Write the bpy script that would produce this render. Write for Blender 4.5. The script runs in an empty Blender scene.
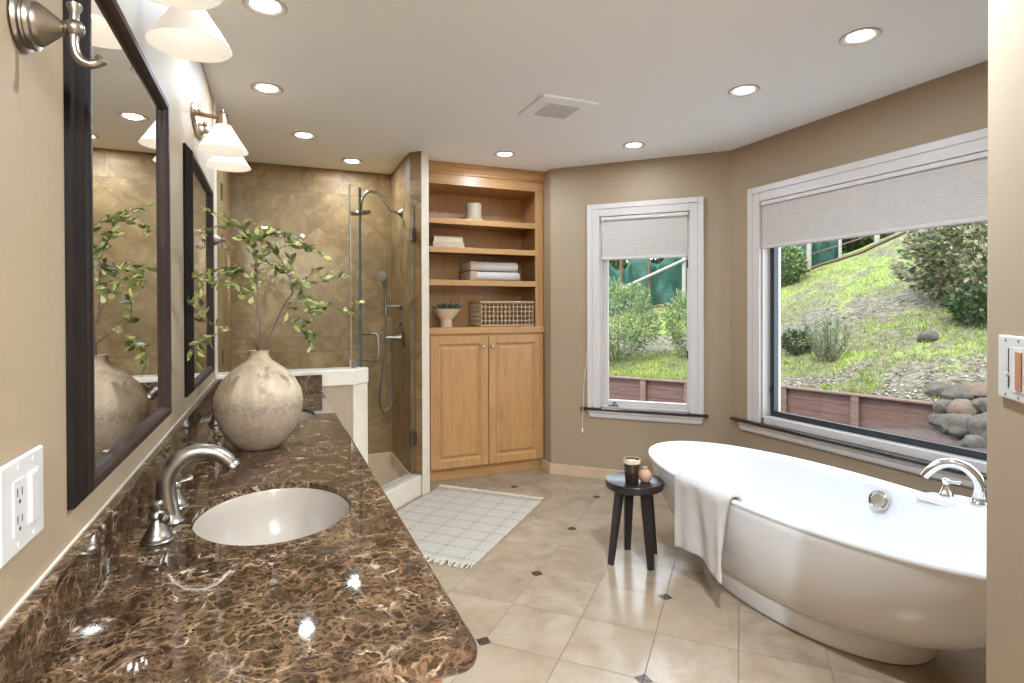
import bpy, bmesh, math, random
from mathutils import Vector, Matrix, noise as mnoise

C = bpy.context.scene.collection
SC = bpy.context.scene
PI = math.pi
R = math.radians
S2 = math.sqrt(2)
random.seed(7)

# ---------------------------------------------------------------- camera
EYE = 1.308
cam_d = bpy.data.cameras.new('camera')
cam_d.sensor_width = 36.0
cam_d.lens = 36.0 * 566.24 / 1024.0
cam_d.shift_y = -(341.5 - 314.96) / 1024.0
cam_d.clip_start = 0.02
cam_d.clip_end = 200
cam = bpy.data.objects.new('camera', cam_d)
C.objects.link(cam)
yaw, pitch, roll = R(22.82), R(-0.423), R(-0.1654)
fw = Vector((math.sin(yaw) * math.cos(pitch), math.cos(yaw) * math.cos(pitch), math.sin(pitch)))
rt = Vector((math.cos(yaw), -math.sin(yaw), 0))
up = rt.cross(fw)
r2 = rt * math.cos(roll) + up * math.sin(roll)
u2 = up * math.cos(roll) - rt * math.sin(roll)
cam.matrix_world = Matrix(((r2.x, u2.x, -fw.x, 0), (r2.y, u2.y, -fw.y, 0), (r2.z, u2.z, -fw.z, EYE), (0, 0, 0, 1)))
SC.camera = cam

# ---------------------------------------------------------------- sky, sun, exposure
wd = bpy.data.worlds.new('overcast_sky')
SC.world = wd
wd.use_nodes = True
bg = wd.node_tree.nodes['Background']
bg.inputs[0].default_value = (0.83, 0.905, 1.0, 1)
bg.inputs[1].default_value = 1.62
sun_d = bpy.data.lights.new('sun', 'SUN')
sun_d.energy = 1.8
sun_d.angle = R(12)
sun_d.color = (1.0, 0.96, 0.88)
sun = bpy.data.objects.new('sun', sun_d)
C.objects.link(sun)
sun.rotation_euler = (R(38), 0, R(-62))     # high, from behind the house: nothing direct enters the room
SC.view_settings.view_transform = 'Standard'
SC.view_settings.look = 'None'
SC.view_settings.gamma = 1
SC.view_settings.exposure = 1.68
SC.view_settings.use_curve_mapping = False
SC.cycles.use_denoising = True
SC.cycles.max_bounces = 12
SC.cycles.diffuse_bounces = 6
SC.cycles.transparent_max_bounces = 16
SC.cycles.sample_clamp_indirect = 6
SC.cycles.caustics_reflective = False
SC.cycles.caustics_refractive = False
DOWN_W = 9.6          # watts of each recessed lamp

# ---------------------------------------------------------------- node helpers
class V:
    """float socket with operators that build Math nodes"""
    def __init__(s, nt, sock): s.nt, s.s = nt, sock
    def _m(s, op, *a):
        n = s.nt.nodes.new('ShaderNodeMath'); n.operation = op
        for i, v in enumerate((s,) + a):
            if isinstance(v, V): s.nt.links.new(v.s, n.inputs[i])
            else: n.inputs[i].default_value = v
        return V(s.nt, n.outputs[0])
    def __add__(s, o): return s._m('ADD', o)
    def __sub__(s, o): return s._m('SUBTRACT', o)
    def __mul__(s, o): return s._m('MULTIPLY', o)
    def __truediv__(s, o): return s._m('DIVIDE', o)
    def lt(s, o): return s._m('LESS_THAN', o)
    def gt(s, o): return s._m('GREATER_THAN', o)
    def mx(s, o): return s._m('MAXIMUM', o)
    def mn(s, o): return s._m('MINIMUM', o)
    def abs(s): return s._m('ABSOLUTE')
    def floor(s): return s._m('FLOOR')
    def round(s): return s._m('ROUND')
    def sin(s): return s._m('SINE')
    def pow(s, o): return s._m('POWER', o)

class Mat:
    def __init__(s, name):
        s.m = bpy.data.materials.new(name); s.m.use_nodes = True
        s.nt = s.m.node_tree; s.b = s.nt.nodes['Principled BSDF']
        s.out = s.nt.nodes['Material Output']
    def node(s, t, **kw):
        n = s.nt.nodes.new(t)
        for k, v in kw.items(): setattr(n, k, v)
        return n
    def link(s, a, b): s.nt.links.new(a.s if isinstance(a, V) else a, b)
    def world(s):
        n = s.node('ShaderNodeNewGeometry'); return n.outputs['Position']
    def obj(s):
        n = s.node('ShaderNodeTexCoord'); return n.outputs['Object']
    def xyz(s, vec):
        n = s.node('ShaderNodeSeparateXYZ'); s.link(vec, n.inputs[0])
        return [V(s.nt, o) for o in n.outputs]
    def comb(s, x, y, z):
        n = s.node('ShaderNodeCombineXYZ')
        for i, v in enumerate((x, y, z)):
            if isinstance(v, V): s.link(v, n.inputs[i])
            else: n.inputs[i].default_value = v
        return n.outputs[0]
    def scale(s, vec, sc):
        n = s.node('ShaderNodeMapping'); s.link(vec, n.inputs[0]); n.inputs['Scale'].default_value = sc
        return n.outputs[0]
    def noise(s, vec, sc, det=4, rough=0.55, dist=0.0):
        n = s.node('ShaderNodeTexNoise'); s.link(vec, n.inputs['Vector'])
        n.inputs['Scale'].default_value = sc; n.inputs['Detail'].default_value = det
        n.inputs['Roughness'].default_value = rough; n.inputs['Distortion'].default_value = dist
        return V(s.nt, n.outputs[0]), n.outputs[1]
    def white(s, vec):
        n = s.node('ShaderNodeTexWhiteNoise', noise_dimensions='3D'); s.link(vec, n.inputs['Vector'])
        return V(s.nt, n.outputs[0])
    def voro(s, vec, sc, feature='F1'):
        n = s.node('ShaderNodeTexVoronoi', feature=feature); s.link(vec, n.inputs['Vector'])
        n.inputs['Scale'].default_value = sc
        return V(s.nt, n.outputs['Distance'])
    def ramp(s, v, stops):
        n = s.node('ShaderNodeValToRGB'); s.link(v, n.inputs[0])
        e = n.color_ramp.elements
        while len(e) < len(stops): e.new(0.5)
        for i, (p, c) in enumerate(stops):
            e[i].position = p; e[i].color = (c[0], c[1], c[2], 1) if len(c) == 3 else c
        return n.outputs[0]
    def mix(s, f, a, b, mode='MIX'):
        n = s.node('ShaderNodeMix', data_type='RGBA', blend_type=mode)
        for sock, v in ((n.inputs[0], f), (n.inputs[6], a), (n.inputs[7], b)):
            if isinstance(v, V): s.link(v, sock)
            elif isinstance(v, (int, float)): sock.default_value = v
            elif isinstance(v, (tuple, list)): sock.default_value = (v[0], v[1], v[2], 1)
            else: s.link(v, sock)
        return n.outputs[2]
    def warp(s, vec, col, amt):
        n = s.node('ShaderNodeVectorMath', operation='MULTIPLY_ADD')
        s.link(col, n.inputs[0]); n.inputs[1].default_value = (amt,) * 3; s.link(vec, n.inputs[2])
        return n.outputs[0]
    def bump(s, v, strength=0.2, dist=0.01):
        n = s.node('ShaderNodeBump'); n.inputs['Strength'].default_value = strength
        n.inputs['Distance'].default_value = dist; s.link(v, n.inputs['Height'])
        s.link(n.outputs[0], s.b.inputs['Normal'])
    def set(s, col=None, rough=None, metal=None, **kw):
        b = s.b
        for k, v in (('Base Color', col), ('Roughness', rough), ('Metallic', metal)):
            if v is None: continue
            if isinstance(v, (tuple, list)): b.inputs[k].default_value = (v[0], v[1], v[2], 1)
            elif isinstance(v, (int, float)): b.inputs[k].default_value = v
            else: s.link(v, b.inputs[k])
        for k, v in kw.items():
            k = k.replace('_', ' ')
            b.inputs[k].default_value = v
        return s.m

def plain(name, col, rough=0.5, metal=0.0, var=0.06, sc=30, bump=0.0, **kw):
    """a solid colour with a little procedural variation"""
    m = Mat(name)
    f, _ = m.noise(m.obj(), sc, 3)
    lo = [max(0, c * (1 - var)) for c in col]; hi = [min(1, c * (1 + var)) for c in col]
    m.set(m.ramp(f, [(0.3, lo), (0.7, hi)]), rough, metal, **kw)
    if bump: m.bump(f, bump, 0.004)
    return m.m

# ---------------------------------------------------------------- materials
def m_wall():
    m = Mat('wall_paint'); f, _ = m.noise(m.world(), 90, 3)
    m.set(m.ramp(f, [(0.3, (0.325, 0.238, 0.147)), (0.7, (0.34, 0.249, 0.155))]), 0.6)
    m.bump(f, 0.06, 0.003); return m.m
def m_floor():
    m = Mat('travertine_floor_tiles'); P = m.world(); x, y, z = m.xyz(P)
    p = 0.3118
    dx = x - 1.2; dy = y - 2.544
    a = (dx + dy) * (1 / S2 / p); b = (dx - dy) * (1 / S2 / p)
    fa = (a - a.round()).abs(); fb = (b - b.round()).abs()
    grout = fa.mn(fb).lt(0.0062)
    ga = a - (a * 0.5).round() * 2; gb = b - (b * 0.5).round() * 2
    lx = ((ga + gb) * (p / S2)).abs(); ly = ((ga - gb) * (p / S2)).abs()
    dm = lx.mx(ly)
    inset = dm.lt(0.0235); gap = dm.lt(0.0255)
    ida = a.floor(); idb = b.floor()
    w = m.white(m.comb(ida, idb, 0.0))
    off = m.comb(ida * 3.7, idb * 5.1, w * 9)
    n = m.node('ShaderNodeVectorMath', operation='ADD'); m.link(P, n.inputs[0]); m.link(off, n.inputs[1])
    q = n.outputs[0]
    n1, _ = m.noise(q, 5, 6, 0.62, 0.6); n2, _ = m.noise(m.scale(q, (1, 2.6, 1)), 22, 5, 0.65, 0.4)
    base = m.ramp(n1, [(0.25, (0.18, 0.112, 0.06)), (0.5, (0.30, 0.22, 0.146)), (0.75, (0.40, 0.325, 0.242))])
    base = m.mix(n2 * 0.42, base, (0.42, 0.335, 0.245))
    pit = m.noise(q, 70, 2, 0.5)[0].lt(0.27)
    base = m.mix(pit * 0.35, base, (0.34, 0.25, 0.16))
    base = m.mix(w * 0.55, base, (0.29, 0.20, 0.12))
    base = m.mix(grout * 0.85, base, (0.13, 0.09, 0.055))
    base = m.mix(gap, base, (0.20, 0.15, 0.10))
    mb, _ = m.noise(P, 60, 4)
    base = m.mix(inset, base, m.ramp(mb, [(0.3, (0.02, 0.012, 0.008)), (0.62, (0.07, 0.04, 0.022)), (0.75, (0.2, 0.12, 0.07))]))
    rg = V(m.nt, n1.s) * 0.12 + 0.13
    rg = rg + grout.mx(gap - inset) * 0.35
    m.set(base, rg)
    m.bump(grout.mx(gap - inset) * -1 + n2 * 0.06, 0.25, 0.002)
    return m.m
def m_tile(name, axis, o=0.0):
    """honed travertine: straight courses below and above, diagonal field between"""
    m = Mat(name); P = m.world(); x, y, z = m.xyz(P)
    u = (x, y)[axis] + o
    t = 0.308
    lowz, band, topz = 0.99, 1.105, 2.245
    a = (u + (z - 1.105)) * (1 / S2 / t); b = (u - (z - 1.105)) * (1 / S2 / t)
    gd = (a - a.round()).abs().mn((b - b.round()).abs()).lt(0.006)
    s1 = u * (1 / t); s2 = (z - lowz) * (1 / t)
    gs = (s1 - s1.round()).abs().mn((s2 - s2.round()).abs()).lt(0.006)
    above = z.gt(band); top = z.gt(topz); low = z.lt(lowz)
    field = above - top
    lines = ((z - lowz).abs()).mn((z - band).abs()).mn((z - topz).abs()).lt(0.0025)
    bandv = (u * (1 / 0.20)); gb = (bandv - bandv.round()).abs().lt(0.009)
    one = field * 0 + 1
    g = (gd * field).mx(gs * low).mx(gb * (one - field - low).mx(0)).mx(lines)
    ida = a.floor() * field + s1.floor() * (one - field); idb = b.floor() * field + s2.floor() * (one - field)
    w = m.white(m.comb(ida, idb, field))
    off = m.comb(ida * 3.1, idb * 4.3, w * 7)
    n = m.node('ShaderNodeVectorMath', operation='ADD'); m.link(P, n.inputs[0]); m.link(off, n.inputs[1]); q = n.outputs[0]
    n1, _ = m.noise(q, 5, 7, 0.66, 1.1); n2, _ = m.noise(m.scale(q, (1, 1, 1.8)), 24, 6, 0.7)
    n3, _ = m.noise(q, 2.0, 3, 0.5, 0.5)
    base = m.ramp(n1 * 0.7 + n3 * 0.3, [(0.33, (0.095, 0.045, 0.013)), (0.45, (0.185, 0.101, 0.036)), (0.55, (0.27, 0.157, 0.062)), (0.68, (0.41, 0.265, 0.125))])
    base = m.mix(n2 * 0.3, base, (0.27, 0.16, 0.065))
    base = m.mix(((n2 - 0.58).mx(0) * 5).mn(0.6), base, (0.47, 0.35, 0.21))
    base = m.mix(w * 0.4, base, (0.20, 0.12, 0.047))
    base = m.mix(g * 0.75, base, (0.115, 0.07, 0.03))
    m.set(base, 0.5, Specular_IOR_Level=0.3); m.bump(g * -1 + n2 * 0.1, 0.25, 0.002)
    return m.m
def m_travertine(name, lo, hi, rough=0.3):
    m = Mat(name); n1, _ = m.noise(m.obj(), 9, 6, 0.6, 0.6); n2, _ = m.noise(m.scale(m.obj(), (1, 1, 3)), 40, 4)
    m.set(m.mix(n2 * 0.4, m.ramp(n1, [(0.3, lo), (0.7, hi)]), lo), rough); return m.m
def m_marble(name='dark_emperador_marble'):
    m = Mat(name); P = m.obj()
    _, wc = m.noise(P, 9, 5, 0.6); q = m.warp(P, wc, 0.11)
    _, wc2 = m.noise(P, 40, 3, 0.6); q2 = m.warp(q, wc2, 0.022)
    big, _ = m.noise(P, 8.5, 6, 0.65, 0.8)
    fine, _ = m.noise(q2, 60, 6, 0.72)
    base = m.ramp(big * 0.4 + fine * 0.6, [(0.34, (0.007, 0.0038, 0.0024)), (0.46, (0.024, 0.012, 0.0065)), (0.56, (0.06, 0.032, 0.0165)), (0.70, (0.145, 0.082, 0.042))])
    e1 = m.voro(q2, 24, 'DISTANCE_TO_EDGE'); e2 = m.voro(q2, 62, 'DISTANCE_TO_EDGE'); e3 = m.voro(q2, 9, 'DISTANCE_TO_EDGE')
    msk, _ = m.noise(P, 9, 4); msk2, _ = m.noise(P, 21, 4); frag, _ = m.noise(q, 55, 3, 0.7); warm, _ = m.noise(P, 13, 3)
    one = e1 * 0 + 1
    v1 = (one - (e1 * 15).mn(1)) * (msk - 0.40).mx(0) * 4.0 * (frag * 2 - 0.3).mx(0)
    v2 = (one - (e2 * 6.5).mn(1)) * (msk2 - 0.34).mx(0) * 4.2 * (frag * 2 - 0.25).mx(0)
    v3 = (one - (e3 * 50).mn(1)) * (msk2 - 0.45).mx(0) * 7.0 * (frag * 2 - 0.45).mx(0)
    tan = m.ramp(warm, [(0.35, (0.13, 0.066, 0.029)), (0.65, (0.235, 0.138, 0.07))])
    base = m.mix(v2.mn(0.62), base, tan)
    base = m.mix(v1.mn(0.8), base, (0.30, 0.185, 0.10))
    base = m.mix(v3.mn(0.9), base, (0.50, 0.37, 0.26))
    spot, _ = m.noise(q2, 26, 3)
    base = m.mix(((spot - 0.685).mx(0) * 14).mn(0.85), base, (0.54, 0.43, 0.33))
    m.set(base, 0.035, Specular_IOR_Level=0.3); return m.m
def m_wood(name, lo, mid, hi, rough=0.38, sx=(14, 14, 1.4), bump=0.05, spec=0.5):
    m = Mat(name); P = m.scale(m.obj(), sx)
    n1, _ = m.noise(P, 2.2, 6, 0.6, 1.2); n2, _ = m.noise(P, 11, 4, 0.6)
    m.set(m.ramp(n1 * 0.65 + n2 * 0.35, [(0.3, lo), (0.5, mid), (0.7, hi)]), rough, Specular_IOR_Level=spec); m.bump(n2, bump, 0.002); return m.m
def m_metal(name, col, rough, ani=0.12):
    m = Mat(name); n1, _ = m.noise(m.obj(), 120, 2)
    m.set(col, n1 * ani + (rough - ani * 0.5), 1.0); return m.m
def m_glass(name, tint, ior=1.45):
    m = Mat(name)
    t = m.node('ShaderNodeBsdfTransparent'); t.inputs[0].default_value = (*tint, 1)
    g = m.node('ShaderNodeBsdfGlossy'); g.inputs['Roughness'].default_value = 0.0
    fr = m.node('ShaderNodeLayerWeight'); fr.inputs[0].default_value = 0.5      # facing: the same from both sides of a pane
    f0 = ((ior - 1) / (ior + 1)) ** 2
    fres = V(m.nt, fr.outputs['Facing']).pow(5.0) * (1 - f0) + f0
    mx = m.node('ShaderNodeMixShader')
    m.link(fres, mx.inputs[0]); m.link(t.outputs[0], mx.inputs[1]); m.link(g.outputs[0], mx.inputs[2])
    m.link(mx.outputs[0], m.out.inputs[0]); return m.m
def m_emit(name, col, st):
    m = Mat(name); m.set((0.8, 0.8, 0.8), 0.4)
    m.b.inputs['Emission Color'].default_value = (*col, 1); m.b.inputs['Emission Strength'].default_value = st
    return m.m
def m_cloth(name, col, weave=420, rough=0.95, bump=0.5, trans=0.0):
    m = Mat(name); x, y, z = m.xyz(m.obj())
    f, _ = m.noise(m.obj(), weave, 2); g, _ = m.noise(m.obj(), 18, 3)
    lo = [c * 0.93 for c in col]
    m.set(m.ramp(g, [(0.3, lo), (0.7, col)]), rough, Sheen_Weight=0.3); m.bump(f, bump, 0.004)
    if trans:
        t = m.node('ShaderNodeBsdfTranslucent'); t.inputs[0].default_value = (*col, 1)
        mx = m.node('ShaderNodeMixShader'); mx.inputs[0].default_value = trans
        m.link(m.b.outputs[0], mx.inputs[1]); m.link(t.outputs[0], mx.inputs[2]); m.link(mx.outputs[0], m.out.inputs[0])
    return m.m
def m_leaf(name, a, b, c, rough=0.45, trans=0.35):
    m = Mat(name); g = m.node('ShaderNodeNewGeometry')
    rnd = V(m.nt, g.outputs['Random Per Island'])
    col = m.ramp(rnd, [(0.05, a), (0.5, b), (0.95, c)])
    m.set(col, rough)
    t = m.node('ShaderNodeBsdfTranslucent'); m.link(col, t.inputs[0])
    mx = m.node('ShaderNodeMixShader'); mx.inputs[0].default_value = trans
    m.link(m.b.outputs[0], mx.inputs[1]); m.link(t.outputs[0], mx.inputs[2]); m.link(mx.outputs[0], m.out.inputs[0])
    return m.m
def m_hill():
    m = Mat('grassy_hillside'); P = m.world(); x, y, z = m.xyz(P)
    n1, _ = m.noise(P, 0.55, 5, 0.6, 0.4); n2, _ = m.noise(P, 9, 5, 0.7); n3, _ = m.noise(P, 2.2, 4, 0.6)
    green = m.ramp(n2, [(0.25, (0.12, 0.18, 0.03)), (0.5, (0.25, 0.32, 0.062)), (0.75, (0.40, 0.45, 0.12))])
    litter = m.ramp(n2, [(0.3, (0.065, 0.052, 0.036)), (0.5, (0.17, 0.145, 0.105)), (0.66, (0.30, 0.27, 0.21)), (0.8, (0.55, 0.52, 0.45))])
    d = (x * x + y * y).pow(0.5)
    g_ = lambda v: (v, v, v)
    band = V(m.nt, m.xyz(m.ramp(d * (1 / 24.0), [(8.6 / 24, g_(0.40)), (9.7 / 24, g_(0.46)), (10.4 / 24, g_(0.72)), (11.9 / 24, g_(0.72)), (12.6 / 24, g_(0.32)), (14.0 / 24, g_(0.36)), (14.9 / 24, g_(0.80)), (22 / 24, g_(0.9))]))[0].s)
    f = (band + (n1 - 0.5) * 1.1 + (n3 - 0.5) * 1.3 - 0.5) * 4.0 + 0.5
    m.set(m.mix(f.mx(0).mn(1), litter, green), 0.95); m.bump(n2, 0.8, 0.1); return m.m
def m_mulch():
    m = Mat('bark_mulch'); n, _ = m.noise(m.world(), 22, 5, 0.75)
    m.set(m.ramp(n, [(0.3, (0.035, 0.018, 0.015)), (0.55, (0.13, 0.072, 0.062)), (0.75, (0.30, 0.205, 0.175))]), 0.95); m.bump(n, 1, 0.06); return m.m
def m_ceramic_vase():
    m = Mat('weathered_cream_ceramic'); P = m.obj(); x, y, z = m.xyz(P)
    n1, _ = m.noise(m.scale(P, (1, 1, 0.32)), 9, 6, 0.65, 0.6); n2, _ = m.noise(P, 60, 4); n3, _ = m.noise(m.scale(P, (2.6, 2.6, 0.7)), 7, 5, 0.6, 0.5)
    base = m.ramp(n1, [(0.3, (0.24, 0.165, 0.095)), (0.52, (0.39, 0.295, 0.19)), (0.75, (0.52, 0.42, 0.30))])
    lowb = m.ramp(n2, [(0.3, (0.155, 0.10, 0.062)), (0.7, (0.285, 0.20, 0.13))])
    f = (((z * -1) + 0.185 + (n1 - 0.5) * 0.16) * 7).mx(0).mn(0.8)
    base = m.mix(f, base, lowb)
    bandz = ((z - 0.145 + (n3 - 0.5) * 0.06).abs() * -22 + 1).mx(0)
    base = m.mix((bandz * ((n2 - 0.35).mx(0) * 3.2)).mn(0.62), base, (0.125, 0.085, 0.058))
    st = ((n3 - 0.53).mx(0) * 9).mn(0.72) * ((z - 0.13) * 9).mx(0).mn(1)
    base = m.mix(st, base, (0.14, 0.085, 0.042))
    m.set(base, 0.7, Specular_IOR_Level=0.3); m.bump(n2, 0.2, 0.003); return m.m
def m_rug():
    m = Mat('cream_rug_weave'); x, y, z = m.xyz(m.obj())
    a = x * (1 / 0.122); b = y * (1 / 0.162)
    la = (a - a.round()).abs(); lb = (b - b.round()).abs()
    dash = (x * 260).sin().gt(-0.2); dash2 = (y * 260).sin().gt(-0.2)
    l1 = lb.lt(0.075) * dash; l2 = la.lt(0.055) * dash2
    n, _ = m.noise(m.obj(), 240, 3); n2, _ = m.noise(m.obj(), 5, 3)
    base = m.ramp(n, [(0.3, (0.37, 0.31, 0.24)), (0.7, (0.53, 0.465, 0.385))])
    base = m.mix(l1 * 0.35, base, (0.22, 0.175, 0.13)); base = m.mix(l2 * 0.6, base, (0.16, 0.125, 0.095))
    m.set(base, 0.95); m.bump(n + l1 * 0.5, 0.7, 0.006); return m.m
def m_net():
    m = Mat('green_shade_net'); n, _ = m.noise(m.scale(m.world(), (1, 1, 6)), 3, 4)
    m.set(m.ramp(n, [(0.3, (0.005, 0.055, 0.038)), (0.7, (0.012, 0.11, 0.08))]), 0.7)
    return m.m

M = dict(
    wall=m_wall(),
    ceil=plain('ceiling_paint', (0.93, 0.95, 0.985), 0.7, var=0.01),
    white=plain('white_trim_paint', (0.58, 0.525, 0.485), 0.32, var=0.015),
    floor=m_floor(),
    tile_x=m_tile('travertine_wall_tiles', 0, 0.11), tile_y=m_tile('travertine_wall_tiles_side', 1, 0.07),
    cap=m_travertine('cream_travertine', (0.60, 0.51, 0.39), (0.72, 0.64, 0.52)),
    base=m_travertine('peach_travertine', (0.50, 0.34, 0.21), (0.62, 0.45, 0.30)),
    marble=m_marble(),
    granite=plain('dark_sill_granite', (0.030, 0.021, 0.017), 0.12, var=0.5, sc=160),
    maple=m_wood('honey_maple', (0.31, 0.15, 0.05), (0.41, 0.212, 0.077), (0.48, 0.26, 0.103)),
    maple_h=m_wood('honey_maple_rails', (0.31, 0.15, 0.05), (0.41, 0.212, 0.077), (0.48, 0.26, 0.103), sx=(1.4, 14, 14)),
    cherry=m_wood('brown_vanity_wood', (0.13, 0.045, 0.018), (0.20, 0.075, 0.03), (0.27, 0.11, 0.045)),
    dark=m_wood('dark_stained_wood', (0.005, 0.003, 0.002), (0.0085, 0.005, 0.003), (0.015, 0.008, 0.005), rough=0.6, bump=0.03, spec=0.12),
    copper=m_wood('burnished_frame_lip', (0.014, 0.0065, 0.004), (0.025, 0.0115, 0.007), (0.05, 0.022, 0.013), rough=0.5, bump=0.03, spec=0.2),
    black=m_wood('blackened_wood', (0.011, 0.008, 0.007), (0.019, 0.014, 0.012), (0.03, 0.022, 0.018), rough=0.32, bump=0.08),
    mirror=m_metal('mirror_silvering', (0.90, 0.90, 0.88), 0.005, 0.0),
    nickel=m_metal('brushed_nickel', (0.27, 0.235, 0.195), 0.33),
    chrome=m_metal('polished_chrome', (0.78, 0.78, 0.78), 0.09, 0.04),
    brass=m_metal('warm_brushed_nickel', (0.36, 0.26, 0.155), 0.32),
    porcelain=plain('white_porcelain', (0.34, 0.28, 0.22), 0.09, var=0.006),
    acrylic=plain('white_tub_acrylic', (0.74, 0.73, 0.72), 0.13, var=0.006),
    plastic=plain('white_plastic', (0.56, 0.53, 0.49), 0.3, var=0.01),
    slot=plain('dark_slot', (0.03, 0.027, 0.025), 0.6),
    almond=plain('almond_plastic', (0.62, 0.58, 0.52), 0.4),
    redlens=plain('amber_indicator', (0.40, 0.17, 0.09), 0.3),
    shade=None,
    glass=m_glass('clear_shower_glass', (0.965, 0.985, 0.97), 1.32),
    pane=m_glass('window_glass', (0.97, 0.985, 0.98), 1.3),
    glass_edge=plain('green_glass_edge', (0.10, 0.12, 0.11), 0.2),
    lens=m_emit('lamp_lens', (1.0, 0.94, 0.84), 9.0),
    bulb=m_emit('frosted_bulb', (1.0, 0.90, 0.75), 1.6),
    blind=m_cloth('cellular_blind_cloth', (0.57, 0.51, 0.46), 300, bump=0.1, trans=0.08),
    towel=m_cloth('white_terry', (0.57, 0.515, 0.46), 380, bump=0.9),
    fringe=m_cloth('cream_fringe', (0.52, 0.43, 0.31), 300),
    rug=m_rug(),
    bowl=plain('sand_ceramic', (0.60, 0.46, 0.30), 0.6),
    jar=plain('cream_stoneware', (0.38, 0.30, 0.21), 0.6),
    book=plain('cream_book_cloth', (0.46, 0.37, 0.25), 0.8), page=plain('paper_edges', (0.52, 0.46, 0.36), 0.9),
    book2=plain('tan_book_cloth', (0.52, 0.42, 0.29), 0.8),
    wicker=plain('pale_wicker', (0.40, 0.26, 0.145), 0.65, var=0.25, sc=90),
    towel_shade=m_cloth('shaded_tan_terry', (0.42, 0.29, 0.18), 380),
    vase=m_ceramic_vase(),
    bark=plain('brown_twig', (0.11, 0.065, 0.04), 0.7, var=0.3),
    leaf=m_leaf('pale_green_leaves', (0.055, 0.08, 0.018), (0.26, 0.28, 0.07), (0.56, 0.54, 0.21), 0.4),
    succ=m_leaf('succulent_leaves', (0.03, 0.05, 0.03), (0.06, 0.09, 0.055), (0.12, 0.15, 0.09), 0.5, 0.1),
    soil=plain('potting_soil', (0.05, 0.035, 0.025), 0.95, var=0.3),
    candle=plain('smoked_brown_glass', (0.035, 0.02, 0.013), 0.08), wax=plain('cream_wax', (0.62, 0.47, 0.34), 0.5),
    terracotta=plain('terracotta_glaze', (0.52, 0.29, 0.17), 0.5, var=0.12),
    cord=plain('white_cord', (0.78, 0.74, 0.68), 0.7),
    alu=plain('dark_window_metal', (0.035, 0.04, 0.045), 0.35, metal=0.3),
    grille=plain('vent_grille', (0.68, 0.67, 0.655), 0.5),
    hill=m_hill(), mulch=m_mulch(),
    redwood=m_wood('weathered_redwood', (0.072, 0.033, 0.027), (0.130, 0.066, 0.054), (0.21, 0.122, 0.104), rough=0.8, sx=(1.2, 1.2, 16), bump=0.3),
    redcap=m_wood('pale_redwood_cap', (0.11, 0.058, 0.046), (0.17, 0.098, 0.08), (0.25, 0.16, 0.135), rough=0.8, sx=(1.2, 1.2, 16), bump=0.3),
    stone=m_travertine('field_stone', (0.035, 0.031, 0.026), (0.125, 0.108, 0.088), 0.9),
    stone2=m_travertine('tan_field_stone', (0.075, 0.05, 0.036), (0.19, 0.13, 0.095), 0.9),
    olive=m_leaf('grey_green_leaves', (0.055, 0.105, 0.035), (0.18, 0.27, 0.09), (0.40, 0.49, 0.21), 0.5),
    darkleaf=m_leaf('dark_green_leaves', (0.02, 0.045, 0.015), (0.055, 0.10, 0.035), (0.13, 0.18, 0.07), 0.4),
    rhodo=m_leaf('bronze_green_leaves', (0.06, 0.10, 0.045), (0.25, 0.31, 0.14), (0.60, 0.46, 0.36), 0.4),
    sage=m_leaf('silver_green_leaves', (0.12, 0.17, 0.09), (0.22, 0.28, 0.16), (0.33, 0.39, 0.24), 0.5),
    blade=m_leaf('grass_blades', (0.14, 0.215, 0.035), (0.27, 0.35, 0.065), (0.42, 0.47, 0.12), 0.7),
    litter=m_leaf('fallen_leaves', (0.12, 0.085, 0.06), (0.27, 0.23, 0.185), (0.55, 0.51, 0.46), 0.8, 0.1),
    net=m_net(), post=plain('weathered_post', (0.36, 0.34, 0.31), 0.8, var=0.2), postbrown=plain('rusty_post', (0.12, 0.07, 0.05), 0.8, var=0.2),
)
for k_ in ('hill', 'mulch', 'redwood', 'redcap', 'stone', 'stone2', 'olive', 'darkleaf', 'rhodo', 'sage', 'blade', 'litter', 'net', 'post', 'postbrown'):
    for n_ in M[k_].node_tree.nodes:          # daylight reflectance of the garden, one factor for all of it
        if n_.type == 'VALTORGB':
            for e_ in n_.color_ramp.elements: e_.color = (e_.color[0] * 0.65, e_.color[1] * 0.65, e_.color[2] * 0.62, 1)
def m_shade():
    m = Mat('opal_glass_shade')
    m.set((0.60, 0.57, 0.52), 0.25)
    m.b.inputs['Emission Color'].default_value = (1.0, 0.93, 0.83, 1); m.b.inputs['Emission Strength'].default_value = 0.185
    t = m.node('ShaderNodeBsdfTranslucent'); t.inputs[0].default_value = (0.7, 0.65, 0.57, 1)
    mx = m.node('ShaderNodeMixShader'); mx.inputs[0].default_value = 0.25
    m.link(m.b.outputs[0], mx.inputs[1]); m.link(t.outputs[0], mx.inputs[2]); m.link(mx.outputs[0], m.out.inputs[0])
    return m.m
M['shade'] = m_shade()

# ---------------------------------------------------------------- mesh helpers
WLOC = {}
def frame_from(zdir):
    z = Vector(zdir).normalized()
    a = Vector((0, 0, 1)) if abs(z.z) < 0.9 else Vector((1, 0, 0))
    x = a.cross(z).normalized(); y = z.cross(x)
    return x, y, z

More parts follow.
